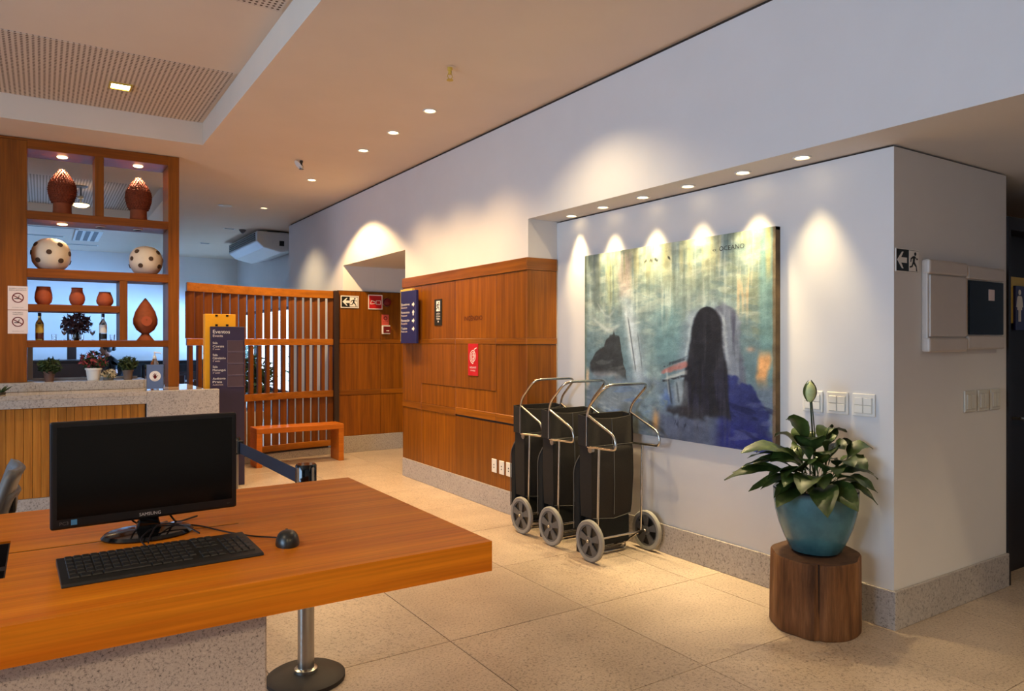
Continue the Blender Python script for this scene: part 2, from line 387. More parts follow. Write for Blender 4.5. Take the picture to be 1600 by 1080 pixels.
# granite baseboards
def bb(name, *a): return struct(MB().box(*a), name, M['granite'], bevel=.003, seg=1)
bb('baseboard_niche', 3.703, 2.063, 0, 3.72, 5.0, .202); bb('baseboard_corridor', 3.7205, 2.063, 0, 4.972, 2.08, .202)
bb('baseboard_panelling', 3.393, 5.0, 0, 3.42, 7.49, .202); bb('baseboard_panelling_end', 3.4205, 4.99, 0, 3.7025, 5.02, .202)
bb('baseboard_passage', 3.335, 9.395, 0, 6, 9.42, .222)
# wood panelling built from single boards
pn = thing('wall_panelling', None, None, (3.42, 6.2, 0), kind='structure')
MB().box(3.412, 5.03, .2, 3.42, 7.49, 2.2).build('backing', M['gap'], pn)
ycut = [7.49, 7.01, 6.25, 5.495, 5.02]; g = .0015
for a, bq in zip(ycut[:-1], ycut[1:]):
    for z0, z1 in ((.203, .775), (.848, 1.475), (1.53, 2.10)):
        if z0 == .848 and bq > 5.3 and a < 7.1:
            MB().box(3.4, bq+g, z0, 3.412, a-g, 1.055).build('panel', M['panel'], pn, bevel=.001, seg=1)
            MB().box(3.396, bq+g, 1.058, 3.412, a-g, z1).build('panel', M['panel'], pn, bevel=.001, seg=1)
        else: MB().box(3.4, bq+g, z0, 3.412, a-g, z1).build('panel', M['panel'], pn, bevel=.001, seg=1)
    lo = .775 if a > 6.3 else .79
    MB().box(3.394, bq+g, lo+.002, 3.412, a-g, lo+.07).build('rail', M['rail_y'], pn, bevel=.002, seg=1)
    MB().box(3.394, bq+g, 1.477, 3.412, a-g, 1.528).build('rail', M['rail_y'], pn, bevel=.002, seg=1)
MB().box(3.392, 5.012, 2.102, 3.42, 7.495, 2.205).build('top_rail', M['rail_y'], pn, bevel=.002, seg=1)
for z0, z1 in ((.203, .79), (.862, 1.475), (1.53, 2.10)): MB().box(3.4, 5.006, z0, 3.705, 5.02, z1).build('panel', M['panel'], pn, bevel=.001, seg=1)
for z0, z1 in ((.792, .86), (1.477, 1.528), (2.102, 2.205)): MB().box(3.394, 5.0, z0, 3.705, 5.02, z1).build('rail', M['rail_x'], pn, bevel=.002, seg=1)
pn = thing('wall_panelling_passage', None, None, (4.2, 9.45, 0), kind='structure')
for x0, x1 in ((3.34, 3.94), (3.94, 4.6), (4.6, 5.6)):
    for z0, z1 in ((.225, .775), (.845, 1.475), (1.535, 2.18)): MB().box(x0+g, 9.42, z0, x1-g, 9.44, z1).build('panel', M['panel'], pn, bevel=.001, seg=1)
    for z0, z1 in ((.777, .843), (1.477, 1.533)): MB().box(x0+g, 9.414, z0, x1-g, 9.44, z1).build('rail', M['rail_x'], pn, bevel=.002, seg=1)
MB().box(3.335, 9.44, .0, 5.6, 9.47, 2.19).build('backing', M['gap'], pn)
# ------------------------------------------------------------------ downlights
def fixture(name, label, loc, r, lens, group=None, tilt=None, cat='light'):
    t = thing(name, label, cat, loc, group)
    MB().lathe([(r, -.004), (r, .0), (r*.82, .0), (r*.78, .02)], 24, caps=False).lathe([(r*1.18, 0), (r*1.16, -.006), (r*.95, -.006), (r*.9, 0)], 24, caps=False).build('bezel', M['white'], t, True, local=True)
    MB().lathe([(.001, -.001), (r*.8, -.001), (r*.82, .004)], 24, caps=True).build('lens', lens, t, local=True)
    return t
DL = [(2.72, 5.45), (2.72, 6.2), (2.72, 6.945), (2.70, 8.545)]
nm = ['second', 'third', 'fourth']
DLL = ['lit round ceiling downlight next to the brass sprinkler', 'lit round ceiling downlight second from the brass sprinkler along the row',
       'lit round ceiling downlight third from the brass sprinkler along the row', 'lit round ceiling downlight beyond the loose sprinkler cover']
for (x, y), lb in zip(DL, DLL):
    fixture('ceiling_downlight', lb, (x, y, Zc-.001), .05, M['lens'], 'ceiling downlights along the lobby'); spot((x, y, Zc-.03), *((190, 122, .25) if y > 8 else (172, 112, 1.0)), (1.0, .66, .31), size=(.03 if y > 8 else .14))
fixture('ceiling_downlight', 'dim ceiling downlight near the air conditioner', (2.69, 10.72, Zc-.001), .05, M['lens_soft'], 'ceiling downlights along the lobby')
for x, y, p in ((2.72, 4.0, 70), (-.4, .8, 100), (-1.6, 2.4, 60), (-.9, -.9, 210), (1.4, -1.3, 230), (3.0, -1.6, 200)):  # spots without fixtures, added to brighten desk, floor and corridor wall
    spot((x, y, Zc-.03 if x > 1.3 or y < 1 and y != .8 else Zt-.03), p, 76 if y == .8 else 125, .8, WARM)
t = thing('ceiling_lamp', 'lit square recessed lamp in the perforated ceiling board', 'light', (.552, 6.878, Zt-.007))
MB().box(-.085, -.085, -.012, .085, -.07, 0).box(-.085, .07, -.012, .085, .085, 0).box(-.085, -.07, -.012, -.07, .07, 0).box(.07, -.07, -.012, .085, .07, 0).build('frame', M['brass'], t, local=True)
MB().box(-.07, -.07, -.004, .07, .07, 0).build('lens', M['lens'], t, local=True)
spot((.552, 6.878, Zt-.05), 110, 120, .6, WARM)
spot((4.9, 8.5, 2.5), 60, 130, .8, WARM); spot((2.69, 10.72, Zc-.03), 75, 116, .8, WARM); spot((4.9, .5, Zs-.02), 34, 130, .9, WARM)  # first and last spots have no fixture, added to brighten passage and corridor
# spots above the painting
NS = [(3.63, 4.70, 20), (3.60, 4.27, 34), (3.59, 3.82, 40), (3.585, 3.385, 28), (3.575, 2.93, 46), (3.56, 2.51, 16)]
NL = ['niche spotlight by the panelling end of the wall', 'niche spotlight second from the panelling', 'niche spotlight third from the panelling', 'niche spotlight fourth from the panelling',
      'niche spotlight over the painting edge by the plant', 'niche spotlight by the wall corner, clear of the painting']
for (x, y, p), lb in zip(NS, NL):
    fixture('niche_spotlight', 'small lit '+lb, (x, y, Zs-.001), .042, M['lens'], 'spotlights above the painting'); spot((x, y, Zs-.03), p*2.7, 60, 1.0, YEL, (0, math.radians(-2), 0), .03)
# sprinklers and other small ceiling fittings
def sprinkler(loc, label, loose):
    t = thing('sprinkler', label, 'sprinkler', loc)
    m = MB().lathe([(.018, 0), (.018, -.02), (.012, -.025), (.012, -.05)], 12)
    m.tube([(-.012, 0, -.045), (-.02, 0, -.065), (-.006, 0, -.085)], .003, 6).tube([(.012, 0, -.045), (.02, 0, -.065), (.006, 0, -.085)], .003, 6); m.lathe([(.024, -.088), (.024, -.092)], 12)
    m.build('head', M['brass'] if not loose else M['rubber'], t, True, local=True)
    if loose:
        pl = MB().lathe([(.055, -.004), (.055, .004), (.02, .006)], 20).build('cover_plate', M['white'], t, local=True); pl.location = (-.03, 0, -.05); pl.rotation_euler = (0, math.radians(48), 0)
    else: MB().lathe([(.045, -.003), (.04, 0), (.018, -.0)], 20).build('cover_plate', M['ceil'], t, local=True)
sprinkler((2.407, 4.51, Zc-.001), 'brass fire sprinkler alone on the plain ceiling', False)
sprinkler((2.32, 7.70, Zc-.001), 'fire sprinkler with its round cover plate hanging loose', True)
t = thing('ceiling_speaker', 'flat round white speaker in the blue-lit ceiling', 'speaker', (2.18, 10.817, Zc-.001))
MB().lathe([(.095, 0), (.09, -.008), (.07, -.01), (.001, -.01)], 28).build('grille', M['ivory'], t, True, local=True)
t = thing('smoke_detector', 'small grey cone detector on the ceiling by the air conditioner', 'detector', (2.9, 13.0, Zc-.001))
MB().lathe([(.06, 0), (.055, -.02), (.02, -.06), (.001, -.065)], 20).build('housing', M['greyplastic'], t, True, local=True)
for (x, y, lb) in ((2.68, 12.98, 'small dark ceiling vent between the speaker and the detector'), (2.68, 15.18, 'small dark ceiling vent deep in the dining room')):
    t = thing('ceiling_vent', lb, 'vent', (x, y, Zc-.001)); MB().box(-.09, -.05, -.006, .09, .05, 0).build('frame', M['white'], t, local=True); MB().box(-.075, -.035, -.008, .075, .035, -.006).build('grille', M['hub'], t, local=True)
t = thing('air_vent', 'white ceiling air vent with three dark slots above the spotted vases', 'vent', (.70, 15.3, Zc-.001))
MB().box(-.21, -.75, -.008, .21, .75, 0).build('frame', M['white'], t, local=True)
for k in range(3): MB().box(-.17+k*.12, -.68, -.012, -.10+k*.12, .68, -.008).build('slot', M['black'], t, local=True)
for (x0, x1, y, lb) in ((-.6, .55, 14.4, 'thin dark linear ceiling diffuser nearest the tray'), (-.6, .35, 15.6, 'thin dark linear ceiling diffuser beside the slotted vent'), (.2, .95, 16.7, 'thin dark linear ceiling diffuser by the far wall')):
    t = thing('linear_diffuser', lb, 'vent', ((x0+x1)/2, y, Zc-.001)); h = (x1-x0)/2
    MB().box(-h, -.05, -.008, h, .05, 0).build('frame', M['white'], t, local=True); MB().box(-h+.02, -.025, -.012, h-.02, .025, -.008).build('slot', M['hub'], t, local=True)
t = thing('pendant_lamp', 'lit bowl lamp hanging in the dining room ceiling tray', 'light', (.45, 11.6, 3.38))
MB().lathe([(.001, -.03), (.07, -.025), (.105, 0), (.10, .01)], 24).build('bowl', M['lens_soft'], t, True, local=True); MB().tube([(0, 0, 0), (0, 0, .263)], .012, 8).lathe([(.05, .12), (.04, .09)], 16).lathe([(.09, .263), (.08, .245)], 16).build('rod', M['hub'], t, local=True)
spot((.45, 11.6, 3.2), 8, 140, .7, WARM)
# ------------------------------------------------------------------ air conditioner
t = thing('air_conditioner', 'white ceiling-hung air conditioner with dark intake grille', 'air conditioner', (3.62, 13.3, 3.25))
prof = [(3.08, 3.40), (3.86, 3.40), (3.86, 3.14), (3.5, 3.05), (3.2, 3.12), (3.08, 3.22)]
MB().prism([(x, 12.75, z) for x, z in prof], (0, 2.2, 0)).build('casing', M['acwhite'], t, bevel=.02)
for k in range(4): MB().prism([(3.075, 12.85, 3.24+k*.036), (3.075, 14.85, 3.24+k*.036), (3.075, 14.85, 3.262+k*.036), (3.075, 12.85, 3.262+k*.036)], (-.012, 0, 0)).build('grille_bar', M['black'], t)
MB().box(3.3, 12.9, 3.40, 3.8, 13.1, Zc).box(3.3, 14.5, 3.40, 3.8, 14.7, Zc).build('hanger', M['black'], t)
MB().box(3.46, 12.74, 3.16, 3.54, 12.75, 3.25).build('control_cover', M['black'], t)
# ------------------------------------------------------------------ reception desk
dk = thing('reception_desk', 'large thick wooden slab desk on a speckled granite pedestal', 'desk', (-.3, 2.3, 0))
zd = .95; th = .082
m = MB(); m.box(-2.6, 1.705, zd-th, 1.041, 2.055, zd); m.box(-.072, 2.055, zd-th, .5, 2.285, zd); m.box(.5, 2.055, zd-th, 1.041, 2.43, zd); m.box(-.072, 2.295, zd-th, .5, 2.43, zd)
m.box(-2.6, 2.43, zd-th, 1.041, 2.822, zd); m.box(-2.6, 2.055, zd-th, -.45, 2.43, zd); m.box(-.072, 2.285, zd-th, .5, 2.295, zd-.012)
top = m.build('desktop', M['desk'], dk)
bm = bmesh.new(); bm.from_mesh(top.data); bmesh.ops.remove_doubles(bm, verts=bm.verts, dist=1e-5); bm.to_mesh(top.data); bm.free()
MB().box(-.45, 2.055, zd-th, -.072, 2.43, zd-th+.004).box(-.44, 2.2, zd-th, -.074, 2.24, zd-.02).box(-.45, 2.055, zd-th, -.446, 2.43, zd-.004).box(-.076, 2.056, zd-th, -.0722, 2.429, zd-.006).box(-.45, 2.055, zd-th, -.073, 2.059, zd-.006).box(-.45, 2.426, zd-th, -.073, 2.43, zd-.006).build('cable_well', M['doordark'], dk)  # dark liner walls stand in for the shade inside the cutout
MB().box(-.0715, 2.2855, zd-.0119, .4995, 2.2945, zd-.0012).build('groove_shade', M['doordark'], dk)  # dark filler strip that paints the groove's shade
MB().box(-2.4, 1.75, 0, .446, 2.2, zd-th).build('pedestal', M['granite_desk'], dk, bevel=.004, seg=1)
# monitor
mt = thing('computer_monitor', 'black flat monitor on a glossy oval foot on the desk', 'monitor', (.255, 2.3, zd), rz=math.radians(4))
MB().box(-.239, -.025, .05, .239, -.004, .336).build('bezel', M['black'], mt, bevel=.006, local=True)
MB().box(-.15, -.004, .09, .15, .03, .29).build('back_cover', M['black'], mt, bevel=.02, local=True)
MB().box(-.224, -.0262, .078, .224, -.025, .322).build('screen', M['screen'], mt, local=True)
MB().lathe([(.118, 0), (.12, .004), (.112, .012), (.05, .018), (.001, .018)], 40).build('foot', M['gloss'], mt, True, local=True).scale = (1, .78, 1)
n_ = MB(); n_.prism([(-.034, -.012, .015), (.034, -.012, .015), (.026, -.012, .045), (.026, -.012, .12), (-.026, -.012, .12), (-.026, -.012, .045)], (0, .022, 0)); n_.build('neck', M['gloss'], mt, bevel=.004, local=True)
class LF(Face): pass
def local_text(parent, body, x, z, y, h, mat, width=None, align='CENTER'):
    fc = FY(0, 0, y); o = fc.text(body, x, z, h, mat, None, 0, width, align=align); o.parent = parent; return o
local_text(mt, 'SAMSUNG', .0, .060, -.0256, .009, M['signwhite'], .055)
local_text(mt, 'PC3', -.208, .062, -.0256, .009, M['greyplastic'], .02)
MB().box(-.192, -.0258, .060, -.178, -.025, .074).build('energy_sticker', plain('sticker_blue', (80, 150, 196), .5), mt, local=True)
local_text(mt, '22"', .215, .064, -.0256, .003, M['greyplastic'], .01)
MB().tube(arc([(-.05, 0, .06), (-.03, .03, .03), (.03, .08, .006), (.07, .1, .006)], .04), .0028, 6).tube(arc([(.05, 0, .06), (.07, .03, .03), (.09, .07, .006), (.16, .12, .006)], .03), .0028, 6).build('cable', M['cable'], mt, True, local=True)
# keyboard
kb = thing('keyboard', 'slim black keyboard lying before the monitor', 'keyboard', (.254, 2.012, zd), rz=math.radians(2))
m = MB(); m.prism([(-.222, -.11, 0), (-.222, .10, 0), (-.222, .10, .016), (-.222, -.07, .010), (-.222, -.105, .007), (-.222, -.11, .003)], (.444, 0, 0)); m.build('body', M['keyb'], kb, bevel=.003, local=True)
km = {}
for r in range(6):
    y = .082-r*.0285-(.004 if r > 0 else 0); x = -.205
    widths = [1]*15 if r != 5 else [1.25, 1.25, 1.25, 5.5, 1.25, 1.25, 1.25, 1.25]
    xs = []
    for w_ in widths: xs.append((x, w_)); x += .0186*w_
    x = -.205+.0186*15+.008
    for q in range(3):
        if r not in (3,): xs.append((x+q*.0186, 1))
    x += 3*.0186+.008
    for q in range(4):
        if r > 0 and q < 4: xs.append((x+q*.0165, .88))
    for (xx, w_) in xs:
        if xx+w_*.0186 > .214: continue
        if w_ not in km:
            hw = .0186*w_-.0022
            o = MB().add([(0, 0, 0), (hw, 0, 0), (hw, .0255, 0), (0, .0255, 0), (.0015, .002, .0028), (hw-.0015, .002, .0028), (hw-.0015, .0235, .0028), (.0015, .0235, .0028)],
                         [(0, 3, 2, 1), (4, 5, 6, 7), (0, 1, 5, 4), (1, 2, 6, 5), (2, 3, 7, 6), (3, 0, 4, 7)]).build('key', M['key'], kb, local=True); km[w_] = o
        else: o = km[w_].copy(); COL.objects.link(o)
        o.location = (xx, y-.0255/2, .0103+.0035*(y+.07)/.1)
        o.rotation_euler = (.035, 0, 0)
MB().tube(arc([(-.02, .1, .012), (-.03, .16, .02), (.02, .25, .03), (.10, .26, .02), (.13, .2, .004)], .06), .0022, 6).build('cable', M['cable'], kb, True, local=True)
# mouse
ms = thing('computer_mouse', 'small black corded mouse on the open desk', 'mouse', (.56, 1.985, zd), rz=math.radians(-12))
vs = []; fs = []; NU, NV = 20, 10
for j in range(NV+1):
    a = PI/2*j/NV
    for k in range(NU):
        b = 2*PI*k/NU; r = math.cos(a)**.7; x = .031*r*math.cos(b)*(1-.08*math.sin(b)); y = .052*r*math.sin(b); vs.append((x, y, .004+.034*math.sin(a)*(1-.18*math.sin(b)*r)))
for j in range(NV):
    for k in range(NU): fs.append((j*NU+k, j*NU+(k+1) % NU, (j+1)*NU+(k+1) % NU, (j+1)*NU+k))
for k in range(NU): vs.append((vs[k][0], vs[k][1], 0))
q = (NV+1)*NU
for k in range(NU): fs.append((q+k, q+(k+1) % NU, (k+1) % NU, k))
fs.append(tuple(q+k for k in range(NU-1, -1, -1)))
MB().add(vs, fs).build('shell', M['mouse'], ms, True, local=True)
MB().lathe([(.008, -.003), (.008, .003)], 14, (0, .03, .026), 'x').build('scroll_wheel', M['rubber'], ms, True, local=True)
ca = [(.555, 2.035, .956), (.50, 2.10, .953), (.44, 2.20, .953), (.40, 2.30, .953), (.37, 2.34, .953), (.31, 2.30, .975), (.27, 2.25, .985), (.24, 2.15, .975), (.235, 2.12, .97)]
ca = arc([Vector(p) for p in ca], .06)
mi = Matrix.Rotation(math.radians(12), 3, 'Z')
MB().tube([mi @ (p-Vector((.56, 1.985, zd))) for p in ca], .0022, 6).build('cable', M['cable'], ms, True, local=True)
# ------------------------------------------------------------------ belt barriers
def barrier(loc, label):
    t = thing('belt_barrier_post', label, 'barrier', loc, 'belt barrier posts')
    MB().lathe([(.17, 0), (.17, .018), (.15, .03), (.05, .036), (.04, .036)], 48).build('base', M['rubber'], t, True, local=True)
    MB().lathe([(.036, .034), (.036, .86)], 32).build('post', M['steel'], t, True, local=True)
    m = MB().lathe([(.046, .862), (.046, .95), (.042, .956), (.001, .956)], 32); m.build('head', M['gloss'], t, True, local=True)
    for a in (2.2, 3.6, 5.1): 
        x, y = .045*math.cos(a), .045*math.sin(a); MB().box(x-.006, y-.006, .87, x+.006, y+.006, .945).build('clip_plate', M['steel'], t, bevel=.002, local=True)
    MB().lathe([(.05, .032), (.05, .05), (.038, .055)], 32).build('collar', M['steel'], t, True, local=True)
    return t
near = barrier((.985, 3.20, 0), 'steel belt barrier post behind the desk front, its round base in view')
far = barrier((.905, 4.32, 0), 'steel belt barrier post partly hidden by the monitor')
a = Vector((.905+.03, 4.32-.045, .87)); b_ = Vector((.985-.03, 3.20+.04, .87)); d = (b_-a); s_ = Vector((.0015, 0, 0))
MB().add([a-s_, b_-s_, b_-s_+Vector((0, 0, .062)), a-s_+Vector((0, 0, .062)), a+s_, b_+s_, b_+s_+Vector((0, 0, .062)), a+s_+Vector((0, 0, .062))],
         [(0, 1, 2, 3), (7, 6, 5, 4), (0, 4, 5, 1), (3, 2, 6, 7), (0, 3, 7, 4), (1, 5, 6, 2)]).build('belt', M['belt'], far, label='dark blue webbing belt pulled across to the other post')
MB().box(.925, 4.245, .865, .955, 4.285, .94).build('belt_clip', M['black'], far, bevel=.004)
# ------------------------------------------------------------------ stacked grey chairs behind the desk
def chair(loc, label, rz):
    t = thing('plastic_chair', label, 'chair', loc, 'stacked grey chairs', rz)
    vs = []; fs = []; prof = [(-.22, .455), (-.2, .45), (.12, .44), (.19, .46), (.225, .55), (.27, .72), (.315, .86), (.33, .89)]
    for i, (x, z) in enumerate(prof):
        for k in range(7): u = (k-3)/3; wv = .21*(1-.08*max(0, i-5)); vs.append((x-.03*u*u*(1 if i > 3 else 0), u*wv, z+.012*u*u))
    for i in range(len(prof)-1):
        for k in range(6): a = i*7+k; fs.append((a, a+1, a+8, a+7))
    o = MB().add(vs, fs).build('shell', M['greyplastic'], t, True, local=True); so = o.modifiers.new('thickness', 'SOLIDIFY'); so.thickness = .028
    MB().box(.262, -.12, .73, .30, .12, .80).build('hand_grip', M['black'], t, bevel=.01, local=True)
    for sx, sy in ((-.17, -.18), (-.17, .18), (.17, -.18), (.17, .18)): MB().tube([(sx*1.25, sy*1.2, 0), (sx, sy*.95, .44)], .014, 10).build('leg', M['steel'], t, True, local=True)
    return t
chair((-.40, 3.60, 0), 'lower grey plastic chair of the stacked pair behind the desk', 0)
chair((-.385, 3.60, .088), 'upper grey plastic chair of the stacked pair behind the desk', 0)
# ------------------------------------------------------------------ bar counter
br = thing('bar_counter', 'granite-topped bar counter with vertical wood strip front', 'counter', (0, 8, 0))
MB().box(-3, 7.6, .99, .83, 8.75, 1.03).box(.83, 7.7, .99, 1.36, 8.75, 1.03).build('counter_top', granite('polished_granite', (186, 172, 158), (110, 98, 90), (226, 216, 204), 60, .12, .2), br)
MB().box(-3, 7.6, .915, .829, 7.64, .989).build('fascia', M['granite'], br, bevel=.002, seg=1)
MB().box(.83, 7.6, 0, 1.475, 7.7, 1.03).build('end_slab', M['granite'], br, bevel=.003, seg=1)
MB().box(-3, 8.12, 1.031, .86, 8.24, 1.115).build('upstand', M['granite'], br, bevel=.003, seg=1); MB().box(-3, 8.24, 1.031, .9, 8.75, 1.112).build('ledge', M['granite'], br)
sm = None
for k in range(60):
    x = -2.99+k*.0635
    if sm is None: sm = MB().box(0, 0, 0, .061, .02, .79).build('front_strip', M['strip'], br, bevel=.002, seg=1, local=True); o = sm
    else: o = sm.copy(); COL.objects.link(o)
    o.location = (x, 7.63-8+random.uniform(-.001, .001), .122)
MB().box(-3, 7.655, 0, .829, 8.7, .914).build('carcass', M['dark'], br); MB().box(-3, 7.625, 0, .829, 7.655, .12).build('plinth', M['granite'], br)
MB().box(.83, 7.71, 0, 1.36, 8.7, .985).build('end_carcass', M['dark'], br)
# ------------------------------------------------------------------ display shelf
sh = thing('display_shelf', 'ceiling-high open wooden display shelf standing on the bar', 'shelf', (.5, 8.46, 1.03))
D0, D1 = 8.25, 8.65
for k in range(4):
    x1 = -.119-k*.235
    MB().box(x1-.234, D0, 1.116, x1, D1, 3.40).build('side_board', M['shelf_v'], sh, bevel=.002, seg=1)
MB().box(1.101, D0, 1.031, 1.205, D1, 3.425).build('post', M['shelf_v'], sh, bevel=.003, seg=1)
MB().box(-.119, D0, 3.33, 1.101, D1, 3.425).build('top_rail', M['shelf_x'], sh, bevel=.003, seg=1)
MB().box(-1.06, D0, 3.402, -.119, D1, 3.425).build('top_strip', M['shelf_x'], sh)
for x0, x1, z0, z1 in ((-.119, 1.101, 2.665, 2.745), (-.119, 1.101, 2.112, 2.197), (-.119, .655, 1.79, 1.857), (-.119, 1.101, 1.445, 1.512)): MB().box(x0, D0, z0, x1, D1, z1).build('shelf_board', M['shelf_x'], sh, bevel=.003, seg=1)
MB().box(.44, D0+.002, 2.746, .518, D1, 3.329).build('divider', M['shelf_v'], sh, bevel=.002, seg=1)
MB().box(.656, D0+.002, 1.513, .726, D1, 2.111).build('divider', M['shelf_v'], sh, bevel=.002, seg=1)
MB().box(-.118, D1-.03, 1.116, -.075, D1, 1.444).box(-.075, D1-.03, 1.113, .85, D1, 1.135).build('white_frame', M['white'], sh)
for x, z, l in ((.17, 3.33, 'lens'), (.84, 3.33, 'lens'), (.17, 2.665, 'lens_soft'), (.5, 2.665, 'lens_off'), (.84, 2.665, 'lens_off')):
    MB().lathe([(.045, z-.006), (.045, z), (.001, z)], 20, (x, 8.45, 0)).lathe([(.034, z-.009), (.001, z-.009)], 20, (x, 8.45, 0)).build('spotlight', M[l], sh, True)
for x in (.17, .84): spot((x, 8.45, 3.30), 60, 60, .6, (1, .86, .64), size=.015)
spot((.17, 8.45, 2.64), 5, 100, .6, WARM, size=.015)
# pinecone vases
def cone_vase(loc, label, skew):
    t = thing('pinecone_vase', label, 'vase', loc, 'pinecone vases on the top shelf')
    MB().lathe([(.078, 0), (.085, .004), (.08, .05), (.079, .13)], 28).build('neck', M['terra'], t, True, local=True)
    prof = [(.082, .12), (.098, .15), (.114, .21), (.12, .26), (.112, .31), (.088, .36), (.05, .415), (.022, .45), (.002, .462)]
    def rad(z):
        for (r0, z0), (r1, z1) in zip(prof[:-1], prof[1:]):
            if z0 <= z <= z1: return r0+(r1-r0)*(z-z0)/(z1-z0)
        return .002
    sx = lambda z: skew*max(0, z-.2)
    m = MB()
    for (r0, z0), (r1, z1) in zip(prof[:-1], prof[1:]): m.lathe([(r0, z0), (r1, z1)], 28, (sx((z0+z1)/2), 0, 0), caps=False)
    m.build('body', M['terra_dark'], t, True, local=True)
    kn = MB(); z = .13
    while z < .455:
        r = rad(z); n = max(4, int(2*PI*r/.024))
        for k in range(n):
            a = 2*PI*(k+.5*(int(z/.020+.5) % 2))/n; cx, cy = (r+.002)*math.cos(a), (r+.002)*math.sin(a)
            kn.ball((cx+sx(z), cy, z), .0085, 6)
        z += .020
    kn.build('knobs', M['terra_dark'], t, True, kind='stuff', local=True)
cone_vase((.17, 8.45, 2.745), 'knobbly terracotta pinecone vase nearer the wide wooden side panel', 0)
cone_vase((.845, 8.45, 2.745), 'knobbly terracotta pinecone vase nearer the slim shelf post', 0)
def spotted(loc, R, label, ph, tilt):
    t = thing('spotted_vase', label, 'vase', loc, 'spotted vases')
    prof = [(R*.45, 0), (R*.72, R*.12), (R*.95, R*.5), (R, R*.9), (R*.95, R*1.3), (R*.7, R*1.68), (R*.35, R*1.83), (.002, R*1.86)]
    m = MB().lathe(prof, 36); o = m.build('body', M['ceramic'], t, True, local=True); su = o.modifiers.new('round', 'SUBSURF'); su.levels = 1; su.render_levels = 2
    for (z, n, off) in ((R*.52, 5, 0), (R*.98, 5, .5), (R*1.45, 4, .2)):
        for k in range(n):
            a = 2*PI*(k+off)/n+ph
            r = R*(.955 if z < R*.6 else (.995 if z < R*1.2 else .875)); nz = -.35 if z < R*.6 else (.05 if z < R*1.2 else .55)
            nrm = Vector((math.cos(a), math.sin(a), nz)).normalized(); c0 = Vector((r*math.cos(a), r*math.sin(a), z)); q = nrm.to_track_quat('Z', 'Y').to_matrix()
            h = MB().lathe([(R*.14, -.012), (R*.14, .0015), (R*.11, .0022), (.001, .0022)], 16); h.v = [tuple(c0+q @ Vector(v)) for v in h.v]; h.build('hole_disc', M['hole_disc'], t, local=True)  # dark disc on the surface, coloured as the shade inside a hole
spotted((.077, 8.45, 2.197), .172, 'larger spotted cream ball vase by the wide side panel', .2, 0)
spotted((.915, 8.45, 2.197), .162, 'spotted cream ball vase by the slim post, with darker holes', .5, 0)
def pot(loc, prof, label, n='clay_pot'):
    t = thing(n, label, 'pot', loc, 'clay pots on the middle shelf')
    MB().lathe(prof+[(prof[-1][0]-.008, prof[-1][1]), (prof[-1][0]-.012, prof[-1][1]-.04), (.001, prof[-1][1]-.06)], 28).build('body', M['terra_red'], t, True, local=True)
    r, z = prof[-1]; MB().lathe([(r+.001, z-.008), (r+.003, z-.003), (r+.001, z+.001), (r-.006, z+.001)], 28, caps=False).build('rim', M['terra_dark'], t, True, local=True)
pot((.014, 8.42, 1.857), [(.045, 0), (.068, .03), (.075, .07), (.07, .12), (.056, .178)], 'widest orange clay pot, next to the notices on the wood')
pot((.295, 8.42, 1.857), [(.04, 0), (.06, .025), (.07, .06), (.066, .1), (.05, .14), (.048, .178)], 'middle clay pot with a narrow neck')
pot((.537, 8.42, 1.857), [(.05, 0), (.073, .03), (.078, .055), (.07, .09), (.05, .145)], 'shortest clay pot, beside the shelf divider')
t = thing('pod_sculpture', 'smooth terracotta teardrop sculpture on a flared foot', 'sculpture', (.908, 8.44, 1.512))
MB().lathe([(.085, 0), (.07, .02), (.04, .06), (.036, .075)], 32).build('foot', M['terra'], t, True, local=True)
o = MB().lathe([(.036, .07), (.085, .11), (.115, .17), (.117, .22), (.095, .30), (.05, .38), (.018, .425), (.001, .445)], 32).build('pod', M['terra'], t, True, local=True)
MB().lathe([(.05, -.004), (.045, .004), (.001, .008)], 20, (.0, -.112, .2), 'y').build('facet', M['terra_red'], t, True, local=True)
def bottle(loc, label, liq, lab, base):
    t = thing('liquor_bottle', label, 'bottle', loc, 'bottles on the lowest shelf')
    MB().lathe([(.033, 0), (.035, .004), (.035, .16), (.030, .178), (.016, .20), (.0135, .215), (.0135, .25)], 24).build('glass_body', liq, t, True, local=True)
    MB().lathe([(.0152, .235), (.0152, .268), (.001, .269)], 16).build('cap', M['black'], t, True, local=True)
    MB().lathe([(.0356, .075), (.0356, .155)], 24, caps=False).build('paper_label', lab, t, True, local=True); MB().lathe([(.0357, .02), (.0357, .068)], 24, caps=False).build('lower_label', base, t, True, local=True)
bottle((-.018, 8.40, 1.512), 'amber liquor bottle with a yellow label', M['tequila'], M['brass'], plain('bottle_brown', (92, 40, 20), .4))
bottle((.519, 8.40, 1.512), 'clear liquor bottle with a white and black label', M['glass'], M['signwhite'], M['signblack'])
def tumbler(loc, label, stem):
    t = thing('drinking_glass', label, 'glass', loc, 'small glasses on the lowest shelf')
    if stem: MB().lathe([(.024, 0), (.024, .003), (.004, .008), (.004, .05), (.02, .07), (.026, .10), (.024, .10), (.018, .072), (.001, .056)], 18).build('goblet', M['glass'], t, True, local=True)
    else: MB().lathe([(.02, 0), (.024, .06), (.022, .06), (.018, .008), (.001, .007)], 18).build('cup', M['glass'], t, True, local=True)
for x, st, lb in ((.10, 0, 'low shot glass beside the amber bottle'), (.185, 1, 'stemmed glass between the shot glass and the dark bouquet'), (.245, 0, 'low glass in front of the dark bouquet vase'), (.33, 0, 'low glass just past the dark bouquet vase'),
                  (.425, 1, 'stemmed glass between the bouquet and the clear bottle'), (.60, 0, 'low glass between the clear bottle and the divider')): tumbler((x, 8.37, 1.512), lb, st)
